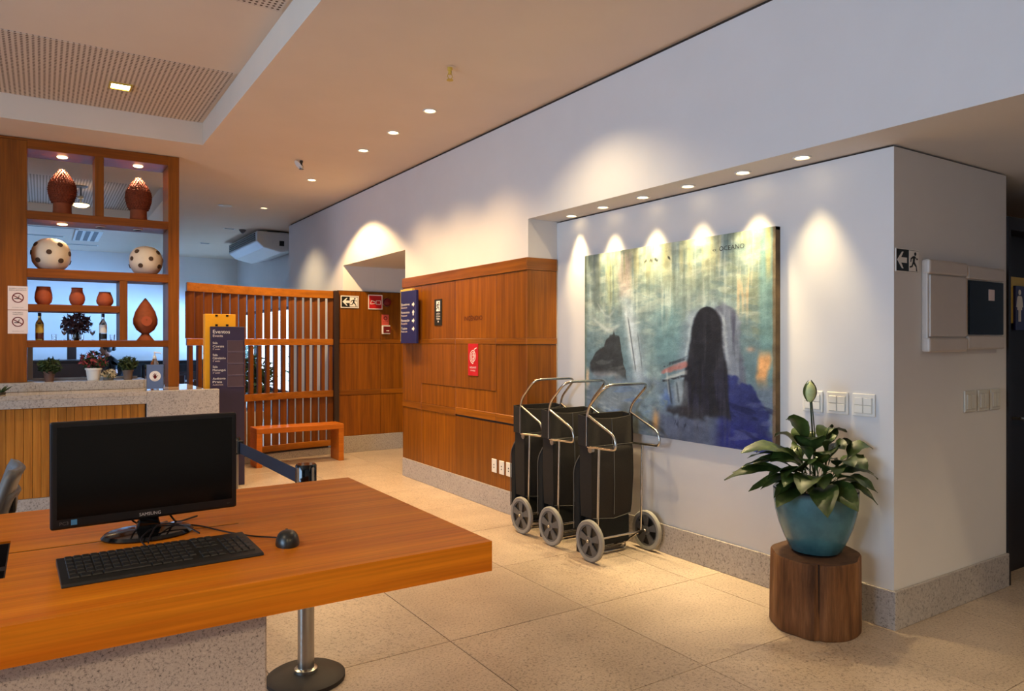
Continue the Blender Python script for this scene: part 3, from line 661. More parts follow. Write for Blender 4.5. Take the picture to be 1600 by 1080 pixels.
def tuft(t, name, mat, c, R, n, leaf=.03, sq=(1, 1, .8), flat=.35):
    m = MB()
    for k in range(n):
        d = Vector(rng.normal(size=3)).normalized(); r = R*rng.random()**.4; p = Vector((d.x*r*sq[0], d.y*r*sq[1], d.z*r*sq[2]))+Vector(c)
        a = Vector(rng.normal(size=3)).normalized()*leaf; b = a.orthogonal().normalized()*leaf*flat
        m.add([p-a, p+b, p+a, p-b], [(0, 1, 2, 3)])
    return m.build(name, mat, t, kind='stuff', local=True)
t = thing('dried_bouquet', 'dark purple dried bouquet in a narrow black vase', 'bouquet', (.29, 8.50, 1.512))
MB().lathe([(.03, 0), (.034, .01), (.022, .07), (.028, .11)], 20).build('vase', M['gloss'], t, True, local=True)
tuft(t, 'foliage', M['darkleaf'], (0, 0, .165), .135, 460, .03, (1.05, .6, .80))
# notices on the side panel
for z0, z1, lb, ln in ((1.80, 2.025, 'upper no-smoking notice taped to the wooden panel', ('PROIBIDO CONSUMIR', 'BEBIDAS NESTE RECINTO')), (1.575, 1.797, 'lower no-smoking notice taped to the wooden panel', ('É PROIBIDO', 'FUMAR NO LOCAL'))):
    t = thing('notice_sheet', lb, 'sign', (-.19, D0-.001, z0), 'no-smoking notices'); fc = FY(-.268, z0, D0-.0005)
    h = z1-z0; W = .158; fc.rect(MB(), 0, 0, W, h-.003, 0, .002).build('sheet', M['signpink'], t)
    m = MB(); fc.ring(m, W/2, h*.5, .047, .009, .002, .003); m.build('red_ring', M['darkred'], t)
    m = MB(); a = math.radians(-32); ca_, sa = math.cos(a), math.sin(a)
    fc.poly(m, [(W/2+x*ca_-y*sa, h*.5+x*sa+y*ca_) for x, y in ((-.042, -.004), (.042, -.004), (.042, .004), (-.042, .004))], .0032, .004); m.build('red_bar', M['darkred'], t)
    m = MB(); fc.rect(m, W/2-.028, h*.5-.012, W/2+.02, h*.5-.004, .002, .003); fc.poly(m, [(W/2+.002, h*.5-.004), (W/2+.008, h*.5-.004), (W/2+.014, h*.5+.026), (W/2+.008, h*.5+.022)], .002, .003); m.build('cigarette', M['signblack'], t)
    for k, s in enumerate(ln): fc.text(s, W/2, h-.03-k*.016, .009, M['signblack'], t, .0025, W*(.86 if z0 > 1.7 else .5), align='CENTER')
    fc.text('LEI FEDERAL 9.294', W/2, .02, .005, M['greyplastic'], t, .0025, W*.55, align='CENTER')
# plants on the bar ledge
def barplant(loc, label, pmat, r, h, fol, R, n, z, cat='plant', name='potted_plant', sq=(1, 1, .8)):
    t = thing(name, label, cat, loc, 'potted plants on the bar ledge')
    m = MB().lathe([(r*.72, 0), (r*.75, .004), (r*.98, h), (r*1.05, h), (r*1.05, h*.86), (r*.9, h*.86)], 24, caps=False).lathe([(r*.7, .003), (r*.72, 0)], 24).lathe([(r*.9, h*.8), (.001, h*.82)], 24, caps=False)
    m.build('pot', pmat, t, True, local=True)
    for mat, frac in fol: tuft(t, 'foliage', mat, (0, 0, z), R, int(n*frac), .028, sq)
    return t
brown = plain('brown_clay', (110, 78, 64), .7); greyp = plain('grey_clay', (118, 98, 84), .7)
barplant((.06, 8.32, 1.112), 'round dark green plant in a small brown pot on the bar', brown, .05, .10, [(M['green'], 1)], .10, 260, .15)
barplant((.432, 8.32, 1.112), 'pink flowering plant in a ribbed white pot on the bar', M['signwhite'], .072, .125, [(M['pinkflower'], .4), (M['green'], .6)], .13, 300, .2, sq=(1, .7, .7))
barplant((.735, 8.32, 1.112), 'green plant in a greyish pot beside the hand sign', greyp, .05, .10, [(M['green'], 1)], .095, 240, .16)
t = thing('flower_bunch', 'low bunch of cream flowers beside the white pot on the bar', 'flowers', (.56, 8.30, 1.112)); MB().lathe([(.045, 0), (.05, .03), (.03, .035)], 16).build('dish', M['greyplastic'], t, True, local=True); tuft(t, 'blossom', M['paleflower'], (0, 0, .06), .07, 130, .02, (1.1, .8, .7)); tuft(t, 'foliage', M['green'], (0, 0, .05), .06, 80, .02)
t = thing('aloe_plant', 'small spiky succulent on the bar top', 'plant', (-.31, 7.85, 1.031))
MB().lathe([(.04, 0), (.045, .02), (.001, .022)], 16).build('dish', M['rubber'], t, True, local=True)
for k in range(9): a = 2*PI*k/9+.3; e = .06+.02*(k % 3); MB().tube([(.01*math.cos(a), .01*math.sin(a), .015), (e*.6*math.cos(a), e*.6*math.sin(a), .05), (e*math.cos(a), e*math.sin(a), .075)], .008, 6, rad=[.009, .007, .001]).build('leaf', M['green'], t, True, local=True)
# hand sign box with pump bottle
t = thing('hand_sign_stand', 'blue acrylic sign stand with a red hand in a white circle', 'sign', (.92, 7.77, 1.031)); fc = FY(.843, 1.031, 7.76)
fc.rect(MB(), .004, .012, .148, .244, 0, -.07).build('card', M['bluebox'], t); m = MB(); m.box(.838, 7.755, 1.031, .843, 7.835, 1.279).box(.995, 7.755, 1.031, 1.0, 7.835, 1.279).box(.843, 7.755, 1.031, .995, 7.835, 1.036); m.build('acrylic_case', M['glass'], t)
m = MB(); fc.disc(m, .076, .135, .05, 0, .0015); m.build('white_disc', M['signwhite'], t)
m = MB(); fc.disc(m, .076, .125, .014, .0015, .0025, 14, .016)
for k, (a, l) in enumerate(((150, .026), (118, .034), (96, .038), (74, .036), (30, .030))):
    r = math.radians(a); dx, dy = math.cos(r), math.sin(r); fc.poly(m, [(.076+dx*.008-dy*.0035, .125+dy*.008+dx*.0035), (.076+dx*.008+dy*.0035, .125+dy*.008-dx*.0035), (.076+dx*l+dy*.0025, .125+dy*l-dx*.0025), (.076+dx*l-dy*.0025, .125+dy*l+dx*.0025)], .0015, .0025)
m.build('red_hand', M['darkred'], t); fc.text('HIGIENIZE', .076, .093, .007, M['darkred'], t, .0022, .05, align='CENTER')
t = thing('pump_bottle', 'clear pump bottle standing behind the hand sign', 'bottle', (.93, 7.89, 1.031))
MB().lathe([(.035, 0), (.038, .01), (.038, .25), (.02, .29), (.014, .31)], 20).build('body', M['glass'], t, True, local=True); MB().lathe([(.016, .30), (.016, .325), (.006, .33), (.006, .36), (.012, .362), (.001, .372)], 14).tube([(0, 0, .362), (.05, 0, .358), (.06, 0, .345)], .005, 8).build('pump', M['white'], t, True, local=True)
# ------------------------------------------------------------------ events totem
t = thing('events_totem', 'yellow and navy standing sign listing event rooms', 'sign', (1.56, 8.0, 0))
MB().box(1.405, 7.95, 0, 1.705, 8.06, 1.785).build('yellow_body', M['yellow'], t, bevel=.003, seg=1)
MB().box(1.45, 7.90, 0, 1.785, 7.949, 1.655).build('navy_panel', M['navy2'], t, bevel=.003, seg=1)
fc = FY(1.45, 0, 7.90)
fc.text('Eventos', .022, 1.585, .036, M['signwhite'], t, .001, .165); fc.text('Events', .022, 1.548, .026, M['signpink'], t, .001, .095)
for k, (a, bq, cq) in enumerate((('Sala', 'Corais', '2º andar'), ('Sala', 'Cabralzinho', '2º andar'), ('Sala', 'Mamanguá', '2º andar'), ('Auditório', 'Praia', 'Auditorium'))):
    z = 1.475-k*.122
    fc.text(a, .02, z, .022, M['signwhite'], t, .001); fc.text(bq, .02, z-.034, .022, M['signwhite'], t, .001, min(.125, .018*len(bq))); fc.text(cq, .02, z-.060, .015, M['signpink'], t, .001)
    m = MB(); fc.rect(m, .165, z-.075, .32, z+.035, .0, .003); m.build('card_slot', M['slot'], t)
    m = MB(); fc.rect(m, .160, z-.080, .325, z-.075, 0, .006); fc.rect(m, .160, z+.035, .325, z+.038, 0, .006); fc.rect(m, .160, z-.08, .164, z+.035, 0, .006); m.build('card_frame', plain('slot_edge', (104, 92, 108), .4), t)
for x in (1.515, 1.62):
    for z in (1.765, 1.665): MB().box(x-.012, 7.944, z-.005, x+.012, 7.951, z+.015).build('clip', M['doordark'], t)
# ------------------------------------------------------------------ curved slat screen
sc = thing('slat_screen', 'tall curved wooden slat screen with three rails', 'screen', (2.3, 9.3, 0))
yc = lambda x: 9.41-.5*((3.32-x)/1.93)**2
def sweep(x0, x1, z0, z1, d0, d1, name, mat, n=16):
    vs = []; fs = []
    for i in range(n+1):
        x = x0+(x1-x0)*i/n; y = yc(x); vs += [(x, y+d0, z0), (x, y+d1, z0), (x, y+d1, z1), (x, y+d0, z1)]
    for i in range(n):
        for k in range(4): fs.append((i*4+k, i*4+(k+1) % 4, i*4+4+(k+1) % 4, i*4+4+k))
    fs += [(3, 2, 1, 0), (n*4, n*4+1, n*4+2, n*4+3)]
    return MB().add(vs, fs).build(name, mat, sc, bevel=.002, seg=1)
for z0, z1 in ((2.075, 2.175), (1.455, 1.535), (.765, .85), (.115, .19)): sweep(1.38, 3.26, z0, z1, -.01, .07, 'rail', M['slat_x'])
sweep(1.38, 3.26, 0, .09, .0, .05, 'plinth', M['granite'])
sweep(1.5, 3.2, .09, .115, .02, .04, 'spacer', M['dark'])
sm = {}
for k in range(18):
    x = 1.42+k*.1065; y = yc(x); sl = (3.32-x)/1.93*.5*2/1.93
    for nm_, z0, z1, wd, dp in (('u', 1.536, 2.074, .098-.0022*min(k, 12), .022), ('m', .851, 1.454, .046, .06), ('l', .191, .764, .082, .022)):
        o = MB().box(-wd/2, -dp/2, 0, wd/2, dp/2, z1-z0).build('slat', M['slat'], sc, bevel=.002, seg=1, local=True)
        o.location = (x-2.3, y+.03-9.3, z0); o.rotation_euler = (0, 0, math.atan(sl)*.5+(math.radians(-8) if nm_ == 'u' else 0))
MB().box(3.265, 9.375, 0, 3.33, 9.468, 2.18).build('end_post', M['dark'], sc, bevel=.003, seg=1)
# bench
t = thing('wooden_bench', 'low plain wooden bench in front of the slat screen', 'bench', (2.67, 9.05, 0))
MB().box(2.13, 8.83, .40, 3.20, 9.14, .465).build('seat', M['bench'], t, bevel=.003, seg=1)
for x0, x1 in ((2.13, 2.195), (3.135, 3.20)): MB().box(x0, 8.83, 0, x1, 9.14, .3995).build('leg', M['bench'], t, bevel=.003, seg=1)
# ------------------------------------------------------------------ signs on the passage panelling
def run_man(fc, m, a, b, s, d0, d1):   # running figure in a door, within a square of side s
    P = lambda pts: fc.poly(m, [(a+x*s, b+y*s) for x, y in pts], d0, d1)
    fc.disc(m, a+.62*s, b+.85*s, .09*s, d0, d1, 12)
    P([(.42, .74), (.62, .74), (.56, .42), (.40, .42)]); P([(.42, .46), (.56, .46), (.74, .28), (.68, .2), (.48, .36)]); P([(.68, .28), (.74, .26), (.80, .02), (.70, .02)])
    P([(.40, .46), (.50, .42), (.36, .2), (.12, .16), (.12, .24), (.30, .27)]); P([(.44, .74), (.48, .66), (.28, .58), (.24, .44), (.18, .46), (.22, .64)]); P([(.58, .74), (.62, .66), (.78, .56), (.86, .60), (.84, .66), (.76, .63)])
def exit_sign(fc, w_, h, t, mar=.012):
    fc.rect(MB(), 0, 0, w_, h, 0, .004).build('plate', M['signwhite'], t)
    fc.rect(MB(), mar, mar, w_-mar, h-mar, .004, .005).build('black_field', M['signblack'], t)
    s = h-3*mar; y = h/2; x = mar*2
    m = MB(); fc.poly(m, [(x, y), (x+s*.42, y+s*.4), (x+s*.55, y+s*.4), (x+s*.34, y+s*.13), (x+s*.85, y+s*.13), (x+s*.85, y-s*.13), (x+s*.34, y-s*.13), (x+s*.55, y-s*.4), (x+s*.42, y-s*.4)], .005, .006); m.build('arrow', M['signwhite'], t)
    fc.rect(MB(), w_-mar*1.5-s*.86, mar*1.5, w_-mar*1.5, h-mar*1.5, .005, .006).build('white_door', M['signwhite'], t)
    m = MB(); run_man(fc, m, w_-mar*1.5-s*.93, mar*1.5, s, .006, .007); m.build('running_figure', M['signblack'], t)
t = thing('exit_sign', 'small framed exit sign on the panelling by the slat screen', 'sign', (3.49, 9.415, 1.95)); exit_sign(FY(3.366, 1.955, 9.414), .255, .165, t)
t = thing('alarm_sign', 'square red fire alarm sign with white border', 'sign', (3.86, 9.415, 1.945)); fc = FY(3.757, 1.945, 9.414)
fc.rect(MB(), 0, 0, .207, .2, 0, .004).build('plate', M['signwhite'], t); fc.rect(MB(), .011, .011, .196, .189, .004, .005).build('red_field', M['red'], t)
m = MB()
def frame_poly(fc, m, pts, wd, d0, d1):
    for (a0, b0), (a1, b1) in zip(pts, pts[1:]+pts[:1]):
        dx, dy = a1-a0, b1-b0; L = math.hypot(dx, dy); nx, ny = -dy/L*wd/2, dx/L*wd/2
        fc.poly(m, [(a0+nx, b0+ny), (a1+nx, b1+ny), (a1-nx, b1-ny), (a0-nx, b0-ny)], d0, d1)
frame_poly(fc, m, [(.03, .07), (.045, .12), (.10, .105), (.10, .08)], .007, .005, .006); frame_poly(fc, m, [(.115, .07), (.178, .07), (.178, .12), (.115, .12)], .007, .005, .006); m.build('horn_symbol', M['signwhite'], t)
t = thing('alarm_bell', 'dark red round alarm bell beside the red sign', 'alarm', (4.03, 9.415, 2.045))
MB().lathe([(.058, 0), (.058, -.02), (.045, -.045), (.001, -.055)], 24, (4.03, 9.414, 2.045), 'y').build('dome', M['darkred'], t, True); MB().lathe([(.062, 0), (.062, -.008), (.056, -.008)], 24, (4.03, 9.414, 2.045), 'y').build('ring', M['steel'], t, True)
t = thing('alarm_call_point', 'red call point with a white-edged box below its sign', 'alarm', (4.0, 9.415, 1.61)); fc = FY(3.954, 1.605, 9.414)
fc.rect(MB(), 0, .125, .105, .27, 0, .004).build('instruction_plate', plain('faded_red', (206, 86, 72), .5), t); m = MB(); fc.ring(m, .055, .22, .028, .012, .004, .005); m.build('symbol', M['darkred'], t); fc.text('ALARME', .055, .165, .014, M['darkred'], t, .0045, .075, align='CENTER'); fc.text('DE INCÊNDIO', .055, .142, .010, M['darkred'], t, .0045, .08, align='CENTER')
fc.rect(MB(), 0, 0, .115, .12, 0, .03).build('box', M['signwhite'], t, bevel=.003, seg=1); fc.rect(MB(), .014, .014, .115, .106, .03, .036).build('red_cover', M['darkred'], t); fc.rect(MB(), .055, .04, .095, .052, .036, .037).rect if False else fc.rect(MB(), .055, .04, .095, .052, .036, .037).build('push_bar', M['signwhite'], t)
# ------------------------------------------------------------------ signs on the lobby panelling
t = thing('directory_sign', 'navy wall directory with gold edge and four arrows', 'sign', (3.39, 7.2, 1.48))
MB().box(3.352, 7.15, 1.50, 3.391, 7.45, 2.075).build('gold_back', M['brass'], t, bevel=.003, seg=1)
MB().box(3.322, 6.985, 1.482, 3.3515, 7.375, 2.05).build('navy_panel', M['navy'], t, bevel=.002, seg=1)
fc = FX(7.375, 1.482, 3.322)
for k, (a, bq) in enumerate((('Elevadores', 'Elevators'), ('Restaurante', 'Restaurant'), ('Recepção', 'Reception'), ('Toalete', 'Restroom'))):
    z = .41-k*.087
    fc.text(a, .02, z, .026, M['signwhite'], t, .001, .21 if k < 3 else .15); fc.text(bq, .02, z-.032, .022, M['signpink'], t, .001, .15)
    m = MB(); cx, cy, s = .325, z+.005, .03
    fc.poly(m, [(cx-s, cy-s*.35), (cx, cy-s*.35), (cx, cy-s*.9), (cx+s, cy), (cx, cy+s*.9), (cx, cy+s*.35), (cx-s, cy+s*.35)] if k in (0, 2, 3) else [(cx-s*.4, cy-s), (cx+s*.4, cy-s), (cx+s*.4, cy), (cx+s, cy), (cx, cy+s), (cx-s, cy), (cx-s*.4, cy)], 0, .002); m.build('arrow', M['signwhite'], t)
t = thing('stair_exit_sign', 'narrow black exit sign on the panelling beside the navy directory', 'sign', (3.394, 6.61, 1.67)); fc = FX(6.70, 1.665, 3.399)
fc.rect(MB(), 0, 0, .165, .268, 0, .004).build('plate', M['signblack'], t); fc.rect(MB(), .045, .145, .125, .25, .004, .005).build('white_door', M['signwhite'], t); m = MB(); run_man(fc, m, .035, .15, .095, .005, .006); m.build('running_figure', M['signblack'], t)
for k, s in enumerate(('SAÍDA', 'ESCADA', 'TÉRREO', '1')): fc.text(s, .085, .112-k*.027, .017, M['signwhite'], t, .0045, .08 if k < 3 else .02, align='CENTER')
t = thing('fire_lettering', 'dark red capital letters glued to the panelling', 'lettering', (3.399, 5.9, 1.70)); FX(6.075, 1.70, 3.3985).text('INCÊNDIO', 0, 0, .042, M['redtext'], t, .001, .34)
t = thing('fire_hose_sign', 'tall red sign with a coiled white hose', 'sign', (3.394, 5.9, 1.2)); fc = FX(5.99, 1.18, 3.3955)
fc.rect(MB(), 0, 0, .185, .30, 0, .004).build('plate', M['red'], t)
m = MB()
sp_ = [(.093+(.010+.00155*k)*math.cos(.5236*k), .180+(.010+.00155*k)*1.1*math.sin(.5236*k)) for k in range(0, 34)]+[(.118, .25), (.16, .262)]
for (a0, b0), (a1, b1) in zip(sp_[:-1], sp_[1:]):
    dx, dy = a1-a0, b1-b0; L = math.hypot(dx, dy); nx, ny = -dy/L*.0034, dx/L*.0034; fc.poly(m, [(a0+nx, b0+ny), (a1+nx, b1+ny), (a1-nx, b1-ny), (a0-nx, b0-ny)], .004, .005)
m.build('hose_symbol', M['signwhite'], t); fc.text('HIDRANTE', .093, .068, .018, M['signwhite'], t, .005, .12, align='CENTER'); fc.text('DE PAREDE', .093, .042, .012, M['signwhite'], t, .005, .09, align='CENTER')
# sockets low on the panelling
for y, lb in ((5.52, 'white power socket on the panelling, farther from the trolleys'), (5.395, 'white power socket in the middle of three'), (5.28, 'white power socket half behind the trolleys')):
    t = thing('power_socket', lb, 'socket', (3.399, y, .39), 'power sockets on the panelling'); fc = FX(y+.043, .33, 3.3995)
    fc.rect(MB(), 0, 0, .082, .12, 0, .008).build('plate', M['white'], t, bevel=.003, seg=1)
    for zz in (.045, .07): m = MB(); fc.disc(m, .041, zz, .007, .008, .009, 10); m.build('hole_disc', M['signblack'], t)
# ------------------------------------------------------------------ switches
def switch(name, fc, w_, h, label, group, mat, rows):
    t = thing(name, label, 'switch', fc.p(w_/2, 0), group); fc.rect(MB(), 0, 0, w_, h, 0, .011).build('plate', mat, t, bevel=.004)
    mx, mz = w_*.1, h*.12
    fc.rect(MB(), mx, mz, w_-mx, h-mz*1.4, .011, .0125).build('inset', M['ivory'] if mat != M['ivory'] else M['cream'], t)
    for q in range(2):
        for r in range(rows):
            a0 = mx+.004+q*(w_-2*mx)/2; a1 = a0+(w_-2*mx)/2-.006; b0 = mz+.004+r*(h-2.4*mz)/rows; b1 = b0+(h-2.4*mz)/rows-.005
            fc.poly(MB(), [(a0, b0), (a1, b0), (a1, b1), (a0, b1)], .0125, .017).build('rocker', mat, t, bevel=.0015, seg=1) if True else None
    return t
# Face.poly returns the builder, so each rocker is its own mesh
for y, lb in ((2.612, 'white switch plate partly hidden by the lily flower'), (2.458, 'white switch plate in the middle above the plant'), (2.305, 'white switch plate by the niche wall corner')):
    switch('light_switch', FX(y, 1.097, 3.7195), .128, .122, lb, 'switch plates on the niche wall', M['white'], 2)
for x, lb in ((4.442, 'narrow switch plate farthest from the restroom door'), (4.60, 'narrow switch plate, middle of the three by the restroom door'), (4.75, 'narrow switch plate beside the restroom door frame')):
    switch('wall_switch', FY(x, 1.092, 2.0795), .122, .124, lb, 'switch plates by the restroom door', M['ivory'], 1)
# ------------------------------------------------------------------ corridor wall: exit sign, distribution boards, door
t = thing('corridor_exit_sign', 'black exit sign at the corner above the corridor', 'sign', (3.84, 2.079, 1.93)); exit_sign(FY(3.732, 1.868, 2.0795), .222, .122, t, .004)
def board(x0, x1, z0, z1, label, dark):
    t = thing('distribution_board', label, 'electrical box', ((x0+x1)/2, 2.08, z0), 'distribution boards'); h = z1-z0
    MB().box(x0, 2.045, z0, x1, 2.0795, z1).build('case', M['cream'], t, bevel=.008)
    MB().box(x0-.004, 2.032, z1-.075, x1+.004, 2.078, z1+.004).build('top_cap', M['cream'], t, bevel=.012); MB().box(x0-.004, 2.032, z0-.004, x1+.004, 2.078, z0+.075).build('bottom_cap', M['cream'], t, bevel=.012)
    MB().box(x0+.012, 2.036, z0+.08, x1-.008, 2.045, z1-.08).build('door', M['smoke'] if dark else M['cream'], t, bevel=.004)
    if dark: MB().box(x0+.24, 2.034, z1-.19, x0+.31, 2.0358, z1-.125).build('sticker', M['signpink'], t)
board(3.985, 4.392, 1.447, 1.94, 'closed cream distribution board nearer the exit sign', False)
board(4.404, 4.842, 1.46, 1.93, 'distribution board with a smoky dark door', True)
dr = thing('door_1', None, None, (5.4, 2.15, 0), kind='structure')
MB().box(4.973, 2.068, 0, 5.005, 2.28, 2.19).box(4.973, 2.068, 2.19, 5.95, 2.28, 2.27).box(5.87, 2.068, 0, 5.95, 2.28, 2.19).build('door_frame', M['doordark'], dr)
MB().box(5.005, 2.19, 0, 5.87, 2.235, 2.19).build('door_leaf', M['doordark'], dr)
MB().tube([(5.33, 2.19, 1.0), (5.33, 2.15, 1.0), (5.44, 2.15, .99)], .01, 8).build('door_handle', M['steel'], dr, True)
t = thing('restroom_sign', 'navy and gold restroom sign with a white woman figure', 'sign', (5.37, 2.188, 1.6))
MB().box(5.235, 2.172, 1.62, 5.50, 2.1895, 1.92).build('gold_back', M['brass'], t); MB().box(5.285, 2.157, 1.575, 5.56, 2.171, 1.862).build('navy_panel', M['navy'], t)
fc = FY(5.285, 1.575, 2.157); m = MB(); cx = .055
fc.disc(m, cx, .245, .018, 0, .002, 16); fc.poly(m, [(cx-.022, .222), (cx+.022, .222), (cx+.034, .13), (cx-.034, .13)], 0, .002); fc.poly(m, [(cx-.024, .22), (cx-.034, .21), (cx-.046, .15), (cx-.036, .148)], 0, .002); fc.poly(m, [(cx+.024, .22), (cx+.034, .21), (cx+.046, .15), (cx+.036, .148)], 0, .002)
fc.rect(m, cx-.016, .055, cx-.003, .13, 0, .002); fc.rect(m, cx+.003, .055, cx+.016, .13, 0, .002); m.build('woman_figure', M['signwhite'], t)
# ------------------------------------------------------------------ painting (colours worked out point by point, kept as the canvas's own paint plus spotlight streaks)
def vnoise(u, v, su, sv, seed):
    r = np.random.default_rng(seed); G = r.random((64, 64)); x = u*su; y = v*sv; i = np.floor(x).astype(int); j = np.floor(y).astype(int); a = x-i; b = y-j; a = a*a*(3-2*a); b = b*b*(3-2*b)
    g = lambda p, q: G[p % 64, q % 64]
    return (g(i, j)*(1-a)+g(i+1, j)*a)*(1-b)+(g(i, j+1)*(1-a)+g(i+1, j+1)*a)*b
def fbm(u, v, su, sv, seed, o=4):
    t_ = 0; am = .5
    for k in range(o): t_ = t_+am*vnoise(u, v, su*2**k, sv*2**k, seed+k); am *= .5
    return t_/(1-.5**o)
sst = lambda e0, e1, x: (lambda q: q*q*(3-2*q))(np.clip((x-e0)/(e1-e0), 0, 1))
def paint(u, v):
    c_ = lambda *q: np.array(q, float)/255
    wob = fbm(u, v, 9, 9, 3)-.5; wv = fbm(u, v, 24, 24, 61)-.5
    drip = fbm(u, v, 52, 3, 11); drip2 = fbm(u, v, 24, 2.2, 15); fine = fbm(u, v, 34, 34, 21); brush = fbm(u, v, 12, 5, 31); strk = fbm(u+.3*v, v-.2*u, 9, 34, 51); strk2 = fbm(u-.4*v, v+.3*u, 11, 40, 57)
    C = np.ones(u.shape+(3,))*c_(116, 138, 142)
    def lay(col, m):
        nonlocal C; m = np.clip(m, 0, 1)[..., None]; C = C*(1-m)+c_(*col)*m
    # misty upper field; yellow streaks paint in the spotlights' glow
    lay((132, 148, 132), sst(.45, .95, v+.3*wob)); lay((98, 122, 124), .6*sst(.5, .65, brush)); lay((116, 128, 108), .85*sst(.74, .92, u+.3*wob)*sst(.25, .5, v)*sst(.3, .6, brush+.15))
    lay((150, 160, 148), .55*sst(.52, .66, strk)*sst(.3, .6, v)); lay((90, 116, 122), .5*sst(.54, .68, strk2)*sst(.25, .5, v))
    lay((78, 108, 124), .75*sst(.64, .42, v+.2*wob)*sst(.35, .6, brush+.05)); lay((88, 126, 134), .7*sst(.36, .5, u)*sst(.66, .52, u)*sst(.3, .45, v)*sst(.75, .6, v))
    lay((168, 178, 166), .55*sst(.56, .70, drip)*sst(.45, .8, v)); lay((96, 112, 104), .6*sst(.55, .7, 1-drip)*sst(.55, .9, v)); lay((176, 166, 112), .5*sst(.52, .66, drip2)*sst(.74, .92, v))
    # dark and pale uprights at the far end
    lay((84, 98, 98), .85*sst(.04, .07, u+.03*wob)*sst(.135, .10, u+.05*wob)*sst(.66, .76, v+.25*wob)); lay((150, 156, 112), .55*sst(.14, .17, u)*sst(.24, .19, u+.1*wob)*sst(.6, .8, v+.25*wob)*sst(.4, .6, drip+.08)); lay((80, 92, 84), .5*sst(.60, .7, drip)*sst(.1, .14, u)*sst(.26, .2, u)*sst(.6, .75, v))
    lay((172, 152, 142), .7*sst(.215, .25, u+.06*wob)*sst(.32, .28, u)*sst(.68, .8, v+.15*wob)*sst(1.0, .97, v)*sst(.3, .5, drip+.12)); lay((184, 194, 190), .5*np.exp(-((v-.60-.04*np.sin(u*22+1))/.014)**2)*sst(.03, .08, u)*sst(.26, .2, u)*sst(.35, .6, strk+.1)); lay((178, 190, 190), .4*np.exp(-((v-.69-.05*np.sin(u*30))/.010)**2)*sst(.08, .1, u)*sst(.22, .18, u))
    lay((190, 142, 88), .55*sst(.60, .72, drip)*sst(.80, .86, u)*sst(.96, .9, u)*sst(.55, .75, v)); lay((88, 128, 130), .75*sst(.925, .95, u+.02*wob)*sst(.25, .4, v)); lay((190, 168, 96), .55*sst(.955, .97, u)*sst(.99, .975, u)*sst(.72, .85, v))
    # pale falling water by the small rock
    xx = u-(.275+.17*(.75-v)); lay((158, 172, 184), .85*np.exp(-(xx/.042)**2)*sst(.1, .3, v)*sst(.84, .6, v)*sst(.28, .5, drip+.12)); lay((176, 186, 192), .6*np.exp(-((xx+.02)/.012)**2)*sst(.3, .4, v)*sst(.75, .6, v)*sst(.4, .55, drip))
    lay((52, 60, 72), .75*np.exp(-((u-(.285+.16*(.62-v)))/.0035)**2)*sst(.32, .36, v)*sst(.64, .6, v)); lay((64, 74, 86), .5*np.exp(-((u-(.33+.14*(.62-v)))/.003)**2)*sst(.34, .38, v)*sst(.56, .52, v))
    # lower sea
    lay((88, 106, 128), .85*sst(.36, .25, v+.2*wob)); lay((128, 138, 144), .6*sst(.45, .2, u+.25*wob)*sst(.30, .14, v)*sst(.42, .62, brush+.03)); lay((110, 136, 148), .65*sst(.30, .42, u)*sst(.56, .46, u)*sst(.28, .18, v+.15*wob)*sst(.3, .55, strk+.1)); lay((150, 164, 172), .5*sst(.55, .68, strk2)*sst(.34, .2, v)*sst(.52, .42, u)); lay((74, 104, 160), .5*sst(.52, .66, strk)*sst(.30, .18, v)*sst(.12, .2, u)*sst(.46, .36, u)); lay((88, 90, 78), .6*sst(.5, .64, brush)*sst(.2, .06, v)*sst(.2, .3, u)*sst(.46, .4, u))
    # small rock
    h1 = .33+.205*np.exp(-(np.abs(u-.205+.12*wob*.3)/.056)**3.2)+.02*np.exp(-(np.abs(u-.195)/.006)**2)+.13*np.exp(-(np.abs(u-.105)/.06)**2.4)-.07*sst(.22, .3, u)+.05*wv
    base = .315-.42*np.clip(u-.19, 0, 1)+.05*wob; lay((50, 53, 57), .95*sst(-.004, .012, h1-v)*sst(-.01, .03, v-base)*sst(.02, .05, u)*sst(.33, .30, u)); lay((92, 98, 100), .45*sst(.54, .68, strk)*sst(.0, .03, h1-v)*sst(.0, .03, v-base)*sst(.03, .06, u)*sst(.32, .29, u)); lay((128, 118, 118), .5*np.exp(-((v-base)/.02)**2)*sst(.04, .08, u)*sst(.27, .2, u))
    # tall rock with its grey-violet shade
    half = np.where(v > .53, .074*np.sqrt(np.clip(1-((v-.53)/.135)**2, 0, 1)), .074+.05*(.53-v)/.4+.004*np.sin(v*23)); cx = .704-.02*(.6-v); d_ = np.abs(u-cx)-half+.012*wv
    lay((112, 130, 148), .75*sst(.075, .01, d_)*sst(.70, .62, v+.1*wob)*sst(.14, .22, v)*sst(.3, .5, drip+.15)); sh_ = np.abs(u-cx-.075)-half*1.02+.02*wob+.02*wv
    lay((86, 92, 112), .92*sst(.015, -.01, sh_)*sst(.685, .64, v+.05*wob)*sst(.1, .2, v)); lay((120, 134, 150), .5*sst(.52, .66, drip)*sst(.015, -.01, sh_)*sst(.69, .6, v)*sst(.2, .3, v)); lay((58, 60, 84), .5*sst(.5, .66, 1-drip)*sst(.01, -.01, sh_)*sst(.66, .6, v)*sst(.1, .2, v)); lay((160, 174, 184), .55*np.exp(-((d_-.012)/.008)**2)*sst(.35, .45, v)*sst(.68, .6, v)*sst(.4, .55, drip2+.05))
    # blue ground
    e = .325-.36*np.clip(u-.78, 0, 1)-.05*sst(.88, .99, u)+.10*wob+.05*wv
